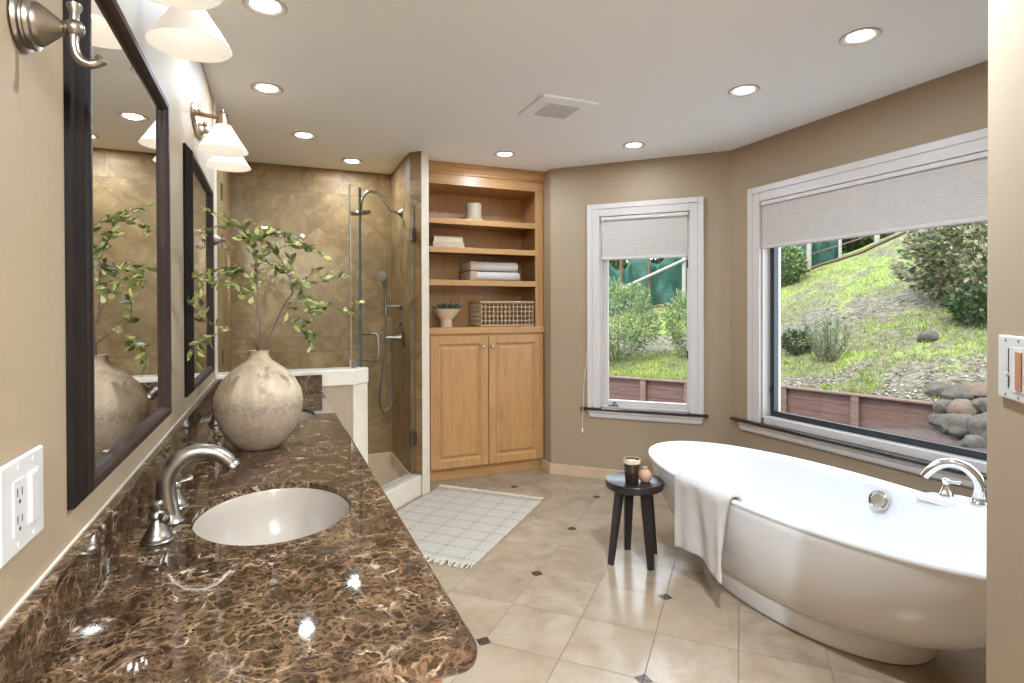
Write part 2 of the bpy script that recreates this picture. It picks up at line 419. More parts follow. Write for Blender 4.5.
class MB:
    def __init__(s, mtx=None): s.bm = bmesh.new(); s.x = mtx or Matrix.Identity(4)
    def v(s, p): return s.bm.verts.new(s.x @ Vector(p))
    def f(s, vs):
        try: return s.bm.faces.new(vs)
        except ValueError: return None
    def box(s, x0, x1, y0, y1, z0, z1):
        p = [s.v((x, y, z)) for z in (z0, z1) for (x, y) in ((x0, y0), (x1, y0), (x1, y1), (x0, y1))]
        for q in ((3, 2, 1, 0), (4, 5, 6, 7), (0, 1, 5, 4), (1, 2, 6, 5), (2, 3, 7, 6), (3, 0, 4, 7)): s.f([p[i] for i in q])
        return s
    def prism(s, poly, z0, z1):
        n = len(poly); a = [s.v((x, y, z0)) for x, y in poly]; b = [s.v((x, y, z1)) for x, y in poly]
        s.f(a[::-1]); s.f(b)
        for i in range(n): s.f([a[i], a[(i + 1) % n], b[(i + 1) % n], b[i]])
        return s
    def rings(s, rings, close=True, capa=False, capb=False):
        R_ = [[s.v(p) for p in r] for r in rings]
        n = len(R_[0])
        for a, b in zip(R_, R_[1:]):
            for i in range(n if close else n - 1): s.f([a[i], a[(i + 1) % n], b[(i + 1) % n], b[i]])
        if capa: s.f(R_[0][::-1])
        if capb: s.f(R_[-1])
        return R_
    def lathe(s, prof, c=(0, 0, 0), axis=(0, 0, 1), seg=32, sx=1.0, sy=1.0):
        """prof: (radius, height) pairs; zero radius at an end closes it"""
        x, y, z = frame_from(axis); c = Vector(c); last = None
        for r, h in prof:
            o = c + z * h
            if r < 1e-6: cur = [s.v(o)]
            else: cur = [s.v(o + x * (math.cos(2 * PI * i / seg) * r * sx) + y * (math.sin(2 * PI * i / seg) * r * sy)) for i in range(seg)]
            if last:
                for i in range(seg):
                    j = (i + 1) % seg
                    if len(last) == 1 and len(cur) == 1: continue
                    if len(last) == 1: s.f([last[0], cur[j], cur[i]])
                    elif len(cur) == 1: s.f([last[i], last[j], cur[0]])
                    else: s.f([last[i], last[j], cur[j], cur[i]])
            last = cur
        return s
    def tube(s, pts, rad, seg=10, caps=True, flat=1.0):
        pts = [Vector(p) for p in pts]; n = len(pts)
        rads = rad if isinstance(rad, (list, tuple)) else [rad] * n
        up = None; rings = []
        for i, p in enumerate(pts):
            d = (pts[min(i + 1, n - 1)] - pts[max(i - 1, 0)]).normalized()
            if up is None: x, y, _ = frame_from(d)
            else:
                x = (up - d * up.dot(d)).normalized(); y = d.cross(x)
            up = x
            rings.append([p + x * math.cos(2 * PI * k / seg) * rads[i] + y * math.sin(2 * PI * k / seg) * rads[i] * flat for k in range(seg)])
        s.rings(rings, True, caps, caps); return s
    def ball(s, c, r, seg=16, n=8, sz=1.0):
        return s.lathe([(r * math.sin(PI * i / n), -r * sz * math.cos(PI * i / n)) for i in range(n + 1)], c, seg=seg)
    def disc(s, c, r, axis=(0, 0, 1), h=0.002, seg=24):
        return s.lathe([(0, 0), (r, 0), (r, h), (0, h)], c, axis, seg)
    def build(s, name, mat, parent=None, smooth=False, bevel=0.0, local=False, subsurf=0, bseg=2, solid=0.0, recalc=True):
        bm = s.bm
        if recalc: bmesh.ops.recalc_face_normals(bm, faces=bm.faces)
        if parent is not None:
            if not local: bmesh.ops.translate(bm, verts=bm.verts, vec=-Vector(WLOC[parent.name]))
            loc = None
        elif local: loc = Vector((0, 0, 0))
        else:
            xs = [v.co for v in bm.verts]
            lo = Vector([min(c[i] for c in xs) for i in range(3)]); hi = Vector([max(c[i] for c in xs) for i in range(3)])
            loc = Vector(((lo.x + hi.x) / 2, (lo.y + hi.y) / 2, lo.z)); bmesh.ops.translate(bm, verts=bm.verts, vec=-loc)
        me = bpy.data.meshes.new(name); bm.to_mesh(me); bm.free()
        o = bpy.data.objects.new(name, me); C.objects.link(o)
        me.materials.append(mat)
        if parent is not None:
            o.parent = parent
            WLOC[o.name] = WLOC[parent.name]
        else: o.location = loc; WLOC[o.name] = tuple(loc)
        if smooth:
            for p in me.polygons: p.use_smooth = True
            me.set_sharp_from_angle(angle=R(smooth if smooth is not True else 40))
        if solid:
            md = o.modifiers.new('thickness', 'SOLIDIFY'); md.thickness = solid; md.offset = 0
        if bevel:
            md = o.modifiers.new('soft_edges', 'BEVEL'); md.width = bevel; md.segments = bseg; md.limit_method = 'ANGLE'; md.angle_limit = R(40)
        if subsurf:
            md = o.modifiers.new('smooth', 'SUBSURF'); md.levels = subsurf; md.render_levels = subsurf
        return o

def tag(o, label=None, cat=None, group=None, kind=None):
    if label: o['label'] = label
    if cat: o['category'] = cat
    if group: o['group'] = group
    if kind: o['kind'] = kind
    return o
def thing(name, loc, label, cat, group=None, rz=0.0):
    o = bpy.data.objects.new(name, None); C.objects.link(o); o.location = loc; o.rotation_euler = (0, 0, rz)
    o.empty_display_size = 0.1
    WLOC[o.name] = tuple(loc)
    return tag(o, label, cat, group)
def structure(o): o['kind'] = 'structure'; return o
def dup(root, loc, label=None, rz=None):
    c = root.copy(); C.objects.link(c); c.location = loc
    if rz is not None: c.rotation_euler = (0, 0, rz)
    if label: c['label'] = label
    for ch in list(root.children):
        d = ch.copy(); C.objects.link(d); d.parent = c
        for g in list(ch.children):
            e = g.copy(); C.objects.link(e); e.parent = d
    return c
def bez(pts, n=8):
    """Catmull-Rom through the points"""
    P = [Vector(p) for p in pts]; out = []
    for i in range(len(P) - 1):
        a, b, c, d = P[max(i - 1, 0)], P[i], P[i + 1], P[min(i + 2, len(P) - 1)]
        for k in range(n):
            t = k / n
            out.append(0.5 * ((2 * b) + (c - a) * t + (2 * a - 5 * b + 4 * c - d) * t * t + (3 * b - a - 3 * c + d) * t ** 3))
    out.append(P[-1]); return out

# ---------------------------------------------------------------- room shell
XL, XR, CEIL = -0.292, 2.995, 2.44
CORN = (2.046, 4.060)          # where the niche wall meets the diagonal window wall
ELB = (2.995, 3.111)           # where the diagonal meets the long window wall
T = 0.16
st = lambda n, mb, mat, **k: structure(mb.build(n, mat, **k))
floor_poly = [(-0.45, -2.4), (1.75, -2.4), (3.15, 0.4), (3.15, 3.2), (2.2, 4.15), (2.2, 4.95), (-0.45, 4.95)]
st('floor', MB().prism(floor_poly, -0.1, 0.0), M['floor'])
st('ceiling', MB().prism(floor_poly, CEIL, CEIL + 0.12), M['ceil'])
st('wall_left', MB().box(XL - T, XL, -2.4, 3.440, 0, CEIL), M['wall'])
st('wall_shower_left', MB().box(XL - T, XL - 0.0005, 3.440, 4.90, 0, CEIL), M['tile_y'])
st('wall_shower_back', MB().box(XL - T, 0.93, 4.72, 4.90, 0, CEIL), M['tile_x'])
st('wall_shower_right', MB().prism([(0.90, 4.72), (0.90, 4.012), (0.967, 3.945), (1.026, 4.004), (1.035, 4.06), (1.035, 4.90), (0.93, 4.90), (0.93, 4.72)], 0, CEIL), M['tile_y'])
st('wall_niche', MB().prism([(2.048, 4.060), (2.20, 4.12), (2.20, 4.90), (2.048, 4.90)], 0, CEIL), M['wall'])
st('wall_niche_back', MB().box(1.035, 2.048, 4.62, 4.90, 0, CEIL), M['wall'])
def wall_open(name, mtx, L, u0, u1, v0, v1):
    mb = MB(mtx)
    mb.box(0, u0, -T, 0, 0, CEIL); mb.box(u1, L, -T, 0, 0, CEIL); mb.box(u0, u1, -T, 0, 0, v0); mb.box(u0, u1, -T, 0, v1, CEIL)
    return st(name, mb, M['wall'])
# local frames: x along the wall, y into the room, z up
def wframe(o, u):
    u = Vector((u[0], u[1], 0)).normalized(); n = Vector((u.y, -u.x, 0))
    return Matrix(((u.x, n.x, 0, o[0]), (u.y, n.y, 0, o[1]), (0, 0, 1, 0), (0, 0, 0, 1)))
F1 = wframe(CORN, (1, -1))        # n = (-1,-1)/sqrt2 : into the room
F2 = wframe(ELB, (0, -1))         # n = (-1,0)
L1 = math.dist(CORN, ELB)
W1 = dict(c0=0.303, c1=1.164, cw=0.097, top=2.127, bot=0.556)
W2 = dict(c0=0.179, c1=2.20, cw=0.101, top=2.128, bot=0.556)
wall_open('wall_corner', F1, L1, W1['c0'] + W1['cw'], W1['c1'] - W1['cw'], 0.545, W1['top'] - W1['cw'] + 0.01)
wall_open('wall_right', F2, 3.111 - 0.52, W2['c0'] + W2['cw'], W2['c1'] - W2['cw'], 0.545, W2['top'] - W2['cw'] + 0.01)
# wedge outside the elbow
# the near diagonal wall beside the camera and the unseen walls behind it
e0 = Vector((1.278, 0.658)); dg = Vector((1, 1)).normalized(); nr = Vector((1, -1)).normalized()
q = [e0, e0 - dg * 0.30, e0 - dg * 0.30 + nr * 0.13, e0 + nr * 0.13 + dg * 0.0]
st('wall_near', MB().prism([(p.x, p.y) for p in q], 0, CEIL), M['wall'], bevel=0.006)
st('wall_south', MB().box(1.30, 3.15, 0.40, 0.56, 0, CEIL), M['wall'])
st('wall_entry', MB().box(-0.45, 1.75, -2.4, -2.25, 0, CEIL), M['wall'])
st('wall_hall', MB().prism([(1.55, -2.4), (1.75, -2.4), (1.75, 0.41), (1.55, 0.41)], 0, CEIL), M['wall'])
# baseboards
bh = 0.085
st('baseboard_niche', MB().box(2.031, 2.047, 4.058, 4.222, 0, bh), M['base'], bevel=0.003)
st('baseboard_corner', MB(F1).prism([(0.0, 0.0), (L1, 0.0), (L1 - 0.007, 0.016), (-0.007, 0.016)], 0, bh), M['base'], bevel=0.003)
st('baseboard_right', MB(F2).prism([(0.0, 0.0), (2.54, 0.0), (2.54, 0.016), (0.007, 0.016)], 0, bh), M['base'], bevel=0.003)

# ---------------------------------------------------------------- windows
def casing(mb, w, d, prof=True):
    a0, a1, cw, top, bot = w['c0'], w['c1'], w['cw'], w['top'], w['bot']
    # stepped casing: thick outer band, thinner inner band
    def leg(u0, u1, inner_left):
        o = 0.42 * cw
        ua, ub = (u0, u0 + o) if inner_left else (u1 - o, u1)
        mb.box(ua, ub, 0, d, bot, top); 
        uc, ud = (u0 + o, u1) if inner_left else (u0, u1 - o)
        mb.box(uc, ud, 0, d * 0.86, bot, top - 0.42 * cw)
    leg(a0, a0 + cw, True); leg(a1 - cw, a1, False)
    mb.box(a0 + 0.42 * cw, a1 - 0.42 * cw, 0, d, top - 0.42 * cw, top)
    mb.box(a0 + cw, a1 - cw, 0, d * 0.86, top - cw, top - 0.42 * cw)
def window(name, fr, w, sash_col, sash_mat, sw, depth, glass_y, label, sill_ext, jamb_bot):
    i0, i1, it = w['c0'] + w['cw'], w['c1'] - w['cw'], w['top'] - w['cw']
    base = fr @ Vector(((i0 + i1) / 2, 0, 0.48))
    root = thing(name, base, label, 'window'); root['kind'] = 'structure'
    mb = MB(fr); casing(mb, w, 0.026); mb.build('casing', M['white'], root, bevel=0.004)
    mb = MB(fr); t = 0.012
    mb.box(i0, i0 + t, -T, 0.002, jamb_bot, it); mb.box(i1 - t, i1, -T, 0.002, jamb_bot, it); mb.box(i0 + t, i1 - t, -T, 0.002, it - t, it)
    mb.box(i0 + t, i1 - t, -T, -0.004, 0.5555, jamb_bot + 0.012)
    mb.build('jamb', M['white'], root, bevel=0.002)
    j0, j1, jb, jt = i0 + t, i1 - t, jamb_bot + 0.012, it - t
    # sash
    mb = MB(fr); y0, y1 = -glass_y - 0.022, -glass_y + 0.022
    sr = 0.012 if sw > 0.035 else sw
    mb.box(j0, j0 + sw, y0, y1, jb, jt); mb.box(j1 - sr, j1, y0, y1, jb, jt)
    mb.box(j0 + sw, j1 - sr, y0, y1, jb, jb + sw); mb.box(j0 + sw, j1 - sr, y0, y1, jt - sw, jt)
    mb.build('sash', sash_mat, root, bevel=0.003)
    mb = MB(fr); mb.box(j0 + sw - 0.004, j1 - sr + 0.004, -glass_y - 0.003, -glass_y + 0.003, jb + sw - 0.004, jt - sw + 0.004)
    mb.build('pane', M['pane'], root)
    # stone stool and painted apron
    s0, s1, pr = sill_ext
    mb = MB(fr); mb.box(s0, s1, 0.0005, pr, 0.538, 0.556); mb.build('stone_sill', M['granite'], root, bevel=0.004)
    mb = MB(fr)
    a0, a1 = s0 + 0.07, s1 - 0.05
    ring = []
    for (y, z, ex) in ((0.0, 0.48, 0.0), (0.014, 0.48, 0.0), (0.018, 0.49, 0.004), (0.019, 0.512, 0.005), (0.026, 0.52, 0.014), (0.027, 0.5375, 0.016), (0.0, 0.5375, 0.016)):
        ring.append((y, z, ex))
    A = [mb.v((a0 - ex, y, z)) for y, z, ex in ring]; B = [mb.v((a1 + ex, y, z)) for y, z, ex in ring]
    for k in range(len(ring)): mb.f([A[k], A[(k + 1) % len(ring)], B[(k + 1) % len(ring)], B[k]])
    mb.f(A[::-1]); mb.f(B)
    mb.build('apron', M['white'], root)
    return root, (j0, j1, jb, jt)
win1, J1 = window('window_1', F1, W1, None, M['white'], 0.042, 0, 0.055, 'narrow white framed window in the diagonal wall', (0.253, 1.196, 0.042), 0.560)
win2, J2 = window('window_2', F2, W2, None, M['alu'], 0.030, 0, 0.085, 'wide picture window with dark metal sash above the bathtub', (0.035, 2.30, 0.042), 0.590)
# fittings of window 1: crank, hinges
mb = MB(F1); mb.lathe([(0, 0), (0.010, 0.0), (0.009, 0.006), (0.005, 0.010), (0.004, 0.03), (0, 0.032)], (0.50, -0.012, 0.572)); mb.box(0.465, 0.54, -0.018, 0.0, 0.572, 0.578)
mb.tube([(0.50, -0.012, 0.60), (0.515, 0.0, 0.603), (0.53, 0.004, 0.585)], 0.004, 8); mb.build('crank_handle', M['alu'], win1, smooth=True)
for z in (0.95, 1.62):
    mb = MB(F1); mb.box(J1[1] - 0.012, J1[1] + 0.004, -0.032, -0.012, z, z + 0.06); mb.build('hinge', M['alu'], win1, bevel=0.002)
mb = MB(F2); mb.box(J2[0] + 0.006, J2[0] + 0.024, -0.064, -0.052, 0.76, 0.80); mb.build('latch', M['alu'], win2, bevel=0.002)
mb = MB(F2); mb.box(J2[0] + 0.03, J2[0] + 0.036, -0.082, -0.060, 0.64, J2[3] - 0.03); mb.box(J2[0] + 0.03, J2[1] - 0.03, -0.082, -0.060, 0.632, 0.638)
mb.build('glazing_bead', M['alu'], win2)

def blind(name, fr, u0, u1, top, bot, y, pleat, label, cord):
    base = fr @ Vector(((u0 + u1) / 2, y, bot))
    root = thing(name, base, label, 'window blind')
    MB(fr).box(u0, u1, y - 0.020, y + 0.014, top - 0.026, top).build('headrail', M['white'], root, bevel=0.004)
    n = int(round((top - 0.026 - bot - 0.022) / pleat)); h = (top - 0.026 - bot - 0.022) / n
    mb = MB(fr); rows = []
    for k in range(2 * n + 1):
        z = top - 0.026 - k * h / 2; d = 0.0014 if k % 2 else 0.0
        rows.append(([mb.v((u0 + 0.004, y + d, z)), mb.v((u1 - 0.004, y + d, z))], [mb.v((u0 + 0.004, y - 0.018 - d, z)), mb.v((u1 - 0.004, y - 0.018 - d, z))]))
    for (a, b), (c, d) in zip(rows, rows[1:]):
        mb.f([a[0], a[1], c[1], c[0]]); mb.f([b[1], b[0], d[0], d[1]]); mb.f([a[0], c[0], d[0], b[0]]); mb.f([a[1], b[1], d[1], c[1]])
    mb.build('pleated_cloth', M['blind'], root)
    MB(fr).box(u0 + 0.002, u1 - 0.002, y - 0.022, y + 0.009, bot, bot + 0.022).build('bottom_rail', M['white'], root, bevel=0.005)
    if cord:
        mb = MB(fr); mb.tube([(u0 + 0.012, y + 0.012, top - 0.02), (u0 - 0.05, 0.034, 1.4), (u0 - 0.135, 0.030, 0.75), (u0 - 0.142, 0.05, 0.40)], 0.0016, 6)
        c = mb.build('pull_cord', M['cord'], root, smooth=True)
        mb = MB(fr); mb.lathe([(0, 0), (0.007, 0.002), (0.008, 0.02), (0.004, 0.035), (0, 0.036)], (u0 - 0.142, 0.05, 0.362), seg=12); mb.build('tassel', M['cord'], c, smooth=True)
    return root
blind('cellular_blind', F1, J1[0] + 0.001, J1[1] - 0.001, 2.024, 1.696, 0.008, 0.0125, 'half lowered white cellular blind in the narrow window', True)
blind('cellular_blind', F2, J2[0] + 0.001, J2[1] - 0.001, 2.024, 1.712, 0.008, 0.0125, 'wide white cellular blind over the picture window above the tub', False)

# ---------------------------------------------------------------- shower
PONY = [(XL, 3.416), (0.430, 3.416), (0.520, 3.506), (0.452, 3.574), (0.40, 3.560), (XL, 3.560)]
st('wall_pony', MB().prism([(XL, 3.418), (0.424, 3.418), (0.424, 3.558), (XL, 3.558)], 0, 0.875), M['wall'])
st('trim_1', MB().prism([(XL, 3.406), (0.434, 3.406), (0.530, 3.506), (0.455, 3.584), (0.40, 3.572), (XL, 3.572)], 0.875, 0.968), M['cap'], bevel=0.006)
st('trim_2', MB().prism([(0.424, 3.412), (0.432, 3.412), (0.524, 3.506), (0.454, 3.576), (0.424, 3.565)], 0, 0.875), M['cap'], bevel=0.004)
dv = Vector((1, 1)) / S2; nv = Vector((-1, 1)) / S2
a = Vector((0.520, 3.506)); b = Vector((0.967, 3.953))
cp = [a, b, b + nv * 0.115, a + nv * 0.115]
st('trim_3', MB().prism([(p.x, p.y) for p in cp], 0, 0.145), M['cap'], bevel=0.008)
st('trim_4', MB().prism([(0.963, 3.938), (0.970, 3.934), (1.034, 3.998), (1.044, 4.060), (1.035, 4.062), (1.026, 4.010)], 0, CEIL - 0.002), M['cap'], bevel=0.003)
st('trim_5', MB().box(XL - 0.002, XL + 0.008, 3.425, 3.50, 0.968, CEIL - 0.002), M['cap'], bevel=0.003)
st('shower_floor', MB().prism([(XL, 3.560), (0.44, 3.58), (0.50, 3.70), (0.87, 4.03), (0.90, 4.72), (XL, 4.72)], 0.0, 0.04), M['base'])
st('shower_baseboard', MB().box(XL, 0.90, 4.705, 4.72, 0.04, 0.14).box(0.885, 0.90, 4.02, 4.705, 0.04, 0.14), M['base'], bevel=0.003)
mb = MB(); mb.disc((0.42, 4.20, 0.0405), 0.05, h=0.003); tag(mb.build('shower_drain', M['nickel']), 'round metal drain in the tan shower floor', 'drain')
# fixed glass above the pony wall
GT = 2.062
mb = MB(); mb.box(XL + 0.010, 0.412, 3.478, 3.488, 0.970, GT)
gp = mb.build('glass_screen', M['glass']); tag(gp, 'fixed clear glass panel standing on the pony wall behind the vase', 'glass panel')
def diag_pane(s0, s1, z0, z1, off=0.0, th=0.005):
    """a pane in the plane x-y=-3.055+off, from distance s0 to s1 along (1,1)"""
    o = Vector((0.420, 3.480)); p = [o + dv * s0 - nv * th, o + dv * s1 - nv * th, o + dv * s1 + nv * th, o + dv * s0 + nv * th]
    return MB().prism([(k.x, k.y) for k in p], z0, z1)
gn = thing('glass_screen_return', (0.46, 3.52, 0.97), 'slim clear fixed glass strip between the corner panel and the shower door', 'glass panel')
diag_pane(0.004, 0.094, 0.972, GT).build('pane', M['glass'], gn)
mb = diag_pane(0.0905, 0.0935, 0.972, GT, th=0.0056); mb.build('edge', M['glass_edge'], gn)
mb = diag_pane(-0.002, 0.003, 0.972, GT, th=0.0064); mb.build('edge', M['chrome'], gn)
mb = diag_pane(0.012, 0.052, 0.968, 1.0, th=0.009); mb.build('clamp', M['nickel'], gn, bevel=0.002)
dr = thing('shower_door', (0.72, 3.78, 0.16), 'frameless clear glass shower door with a looped metal handle', 'shower door')
diag_pane(0.100, 0.712, 0.158, GT).build('pane', M['glass'], dr)
diag_pane(0.0975, 0.101, 0.158, GT, th=0.0056).build('edge', M['slot'], dr)
diag_pane(0.711, 0.714, 0.158, GT, th=0.0056).build('edge', M['glass_edge'], dr)
diag_pane(0.105, 0.712, 0.147, 0.158, th=0.004).build('bottom_seal', M['pane'], dr)
for z in (1.80, 0.36):
    mb = diag_pane(0.660, 0.735, z, z + 0.095, th=0.013); mb.build('hinge', M['nickel'], dr, bevel=0.003)
o2 = Vector((0.420, 3.480)); hp = o2 + dv * 0.185
def hpt(d, z): p = hp - nv * d; return (p.x, p.y, z)
mb = MB(); mb.tube(bez([hpt(0.003, 1.165), hpt(0.04, 1.165), hpt(0.062, 1.145), hpt(0.062, 1.02), hpt(0.04, 1.0), hpt(0.003, 1.0)], 8), 0.0075, 12)
mb.tube(bez([hpt(-0.003, 1.165), hpt(-0.04, 1.165), hpt(-0.062, 1.145), hpt(-0.062, 1.02), hpt(-0.04, 1.0), hpt(-0.003, 1.0)], 8), 0.0075, 12)
mb.build('handle', M['nickel'], dr, smooth=True)
# shower fittings on the right tiled wall (x = 0.90)
t = thing('overhead_shower', (0.90, 4.28, 2.05), 'bronze toned shower head on a curved arm high on the tiled wall', 'shower head')
mb = MB(); mb.lathe([(0, 0), (0.034, 0), (0.034, 0.006), (0.022, 0.018), (0.013, 0.03), (0, 0.03)], (0.90, 4.28, 2.05), (-1, 0, 0)); mb.build('wall_flange', M['nickel'], t, smooth=True)
mb = MB(); mb.tube(bez([(0.88, 4.28, 2.05), (0.83, 4.28, 2.06), (0.78, 4.28, 2.12), (0.72, 4.28, 2.185), (0.65, 4.28, 2.19), (0.605, 4.28, 2.14), (0.595, 4.28, 2.08)], 8), 0.011, 12); mb.build('arm', M['nickel'], t, smooth=True)
mb = MB(); mb.ball((0.593, 4.28, 2.07), 0.016); mb.lathe([(0, 0.03), (0.018, 0.028), (0.024, 0.014), (0.075, 0.004), (0.078, -0.010), (0.066, -0.014), (0, -0.014)], (0.59, 4.28, 2.035), (-0.12, 0, 1)); mb.build('spray_head', M['nickel'], t, smooth=True)
t = thing('hand_shower', (0.90, 4.30, 1.35), 'hand shower with looping hose on a wall bracket in the shower', 'hand shower')
mb = MB(); mb.lathe([(0, 0), (0.030, 0), (0.030, 0.006), (0.014, 0.02), (0.011, 0.10), (0.018, 0.105), (0.018, 0.135), (0, 0.137)], (0.90, 4.30, 1.345), (-1, 0, 0)); mb.build('bracket', M['nickel'], t, smooth=True)
mb = MB(); mb.tube(bez([(0.775, 4.29, 1.27), (0.775, 4.29, 1.36), (0.772, 4.285, 1.46), (0.765, 4.27, 1.535), (0.75, 4.25, 1.56)], 6), [0.013] * 12 + [0.014, 0.015, 0.016, 0.017, 0.018, 0.019, 0.02, 0.02, 0.02, 0.019, 0.018, 0.016, 0.012], 12)
mb.lathe([(0, 0.02), (0.03, 0.018), (0.042, 0.004), (0.040, -0.008), (0, -0.010)], (0.745, 4.245, 1.565), (0.45, 0.75, -0.1)); mb.build('handset', M['nickel'], t, smooth=True)
mb = MB(); mb.tube(bez([(0.775, 4.29, 1.27), (0.772, 4.285, 1.10), (0.745, 4.27, 0.85), (0.72, 4.26, 0.66), (0.745, 4.265, 0.56), (0.80, 4.28, 0.585), (0.835, 4.295, 0.70), (0.825, 4.30, 0.95), (0.835, 4.30, 1.14), (0.872, 4.30, 1.215)], 8), 0.0065, 8); mb.build('hose', M['nickel'], t, smooth=True)
mb = MB(); mb.lathe([(0, 0), (0.024, 0), (0.024, 0.006), (0.012, 0.015), (0.012, 0.04), (0, 0.042)], (0.90, 4.30, 1.225), (-1, 0, 0)); mb.build('hose_outlet', M['nickel'], t, smooth=True)
t = thing('shower_valve', (0.90, 4.255, 1.11), 'round shower mixer plate with lever below the hand shower bracket', 'shower valve')
mb = MB(); mb.lathe([(0, 0), (0.068, 0), (0.070, 0.005), (0.060, 0.012), (0.026, 0.018), (0.022, 0.05), (0, 0.052)], (0.90, 4.255, 1.11), (-1, 0, 0)); mb.build('plate', M['nickel'], t, smooth=True)
mb = MB(); mb.tube([(0.855, 4.255, 1.11), (0.835, 4.255, 1.11), (0.80, 4.265, 1.108), (0.775, 4.27, 1.106)], [0.016, 0.017, 0.011, 0.012], 12); mb.build('lever', M['nickel'], t, smooth=True)
# dark marble squares on the left tile wall
for z in (2.045, 1.03):
    o = MB().box(XL, XL + 0.004, 3.86, 3.96, z - 0.05, z + 0.05).build('trim_6' if z > 1.5 else 'trim_7', M['marble'], bevel=0.002); structure(o)

# ---------------------------------------------------------------- vanity
CT, CX, CY0, CY1 = 0.845, 0.267, 0.740, 3.406
SINKS = (1.435, 2.720); SA, SB = 0.170, 0.212
def offs_outline(o, rc=0.03):
    """countertop outline: walls on the left and far end, moulded edge on front and near end"""
    x1, y0 = CX - o, CY0 + o; r = max(rc - o, 0.004); pts = [(XL, 0.45 + o), (-0.20, 0.45 + o), (-0.05, y0)]
    for k in range(7):
        t_ = -PI / 2 + k * PI / 12; pts.append((x1 - r + r * math.cos(t_), y0 + r + r * math.sin(t_)))
    pts += [(x1, CY1), (XL + 0.0, CY1)]
    return pts
ctop = thing('vanity_countertop', (0, 2.08, 0.803), 'long polished dark brown marble vanity top with two oval sink cutouts', 'countertop')
mb = MB()
prof = [(0.012, 0.845), (0.0118, 0.8412)]
for k in range(0, 9):
    t_ = k * PI / 8; prof.append((0.0105 - 0.0105 * math.sin(t_), 0.823 + 0.0185 * math.cos(t_)))
prof.append((0.03, 0.803))
rings = [[(x, y, z) for x, y in offs_outline(o)] for o, z in prof]
Rg = [[mb.v(p) for p in r] for r in rings]
n = len(Rg[0])
for a, b in zip(Rg, Rg[1:]):
    for i in range(n): mb.f([a[i], a[(i + 1) % n], b[(i + 1) % n], b[i]])
# top face as zones with oval holes
topo = offs_outline(0.012)
def oval(cy, z, sa=SA, sb=SB, N=64): return [(0.0 + sa * math.cos(2 * PI * k / N), cy + sb * math.sin(2 * PI * k / N), z) for k in range(N)]
ym = (SINKS[0] + SINKS[1]) / 2
xa, xb = XL, CX - 0.012
zones = [(SINKS[0] - 0.28, SINKS[0] + 0.28, SINKS[0]), (SINKS[1] - 0.28, SINKS[1] + 0.28, SINKS[1])]
for z, flip in ((0.845, 1), (0.803, -1)):
    first = [p for p in topo if p[1] < zones[0][0]]
    mb.f([mb.v((x, y, z)) for x, y in [first[0]] + first[1:]] + [mb.v((xb, zones[0][0], z)), mb.v((xa, zones[0][0], z))])
    for y0, y1 in ((zones[0][1], zones[1][0]), (zones[1][1], CY1)):
        mb.f([mb.v((xa, y0, z)), mb.v((xb, y0, z)), mb.v((xb, y1, z)), mb.v((xa, y1, z))])
    for y0, y1, cy in zones:
        ov = oval(cy, z); N = len(ov); ring = []
        for (x, y, _) in ov:
            dx, dy = x, y - cy
            s_ = min([v for v in ((xb / dx if dx > 1e-9 else 9e9), (xa / dx if dx < -1e-9 else 9e9), (0.28 / abs(dy) if abs(dy) > 1e-9 else 9e9))])
            ring.append((dx * s_, cy + dy * s_))
        A = [mb.v(p) for p in ov]; B = [mb.v((x, y, z)) for x, y in ring]
        for i in range(N):
            j = (i + 1) % N
            (x0_, y0_), (x1_, y1_) = ring[i], ring[j]
            f = [A[i], B[i]]
            if abs(x0_ - x1_) > 1e-6 and abs(y0_ - y1_) > 1e-6:
                cxr = xb if (abs(x0_ - xb) < 1e-6 or abs(x1_ - xb) < 1e-6) else xa
                cyr = y0 if y0_ < cy else y1
                f.append(mb.v((cxr, cyr, z)))
            f += [B[j], A[j]]; mb.f(f)
for y0, y1, cy in zones:
    mb.rings([oval(cy, 0.845), oval(cy, 0.845 - 0.003, SA + 0.0, SB), oval(cy, 0.803)])
bmesh.ops.remove_doubles(mb.bm, verts=mb.bm.verts, dist=1e-5)
mb.build('slab', M['marble'], ctop, smooth=35)
mb = MB(); mb.box(XL + 0.0005, XL + 0.0205, 0.47, CY1, 0.845, 0.947); mb.build('backsplash', M['marble'], ctop, bevel=0.002)
mb = MB(); mb.box(XL + 0.021, 0.252, 3.386, 3.405, 0.845, 0.947); mb.build('side_splash', M['marble'], ctop, bevel=0.002)
st('trim_8', MB().box(XL, XL + 0.003, 0.47, 3.40, 0.9472, 0.951), M['cap'])
vc = thing('vanity_cabinet', (0, 2.08, 0), 'brown wood vanity cabinet under the marble top', 'cabinet')
mb = MB(); mb.box(0.187, 0.205, 0.785, 3.40, 0.10, 0.802); mb.box(XL + 0.002, 0.187, 0.785, 0.803, 0.10, 0.802); mb.box(XL + 0.002, 0.187, 3.382, 3.40, 0.10, 0.802); mb.box(XL + 0.002, 0.187, 0.803, 3.382, 0.10, 0.118); mb.box(XL + 0.002, 0.15, 0.80, 3.40, 0.0, 0.0995); mb.build('carcass', M['cherry'], vc, bevel=0.003)
for k in range(6):
    y0 = 0.80 + k * 0.432; mb = MB(); mb.box(0.2055, 0.2245, y0, y0 + 0.42, 0.12, 0.785)
    mb.box(0.2245, 0.229, y0 + 0.07, y0 + 0.35, 0.19, 0.715); d = mb.build('door', M['cherry'], vc, bevel=0.004)
    mb = MB(); mb.lathe([(0, 0), (0.006, 0), (0.005, 0.012), (0.014, 0.018), (0.012, 0.028), (0, 0.031)], (0.2245, y0 + (0.385 if k % 2 == 0 else 0.035), 0.70), (1, 0, 0)); mb.build('knob', M['nickel'], d, smooth=True)

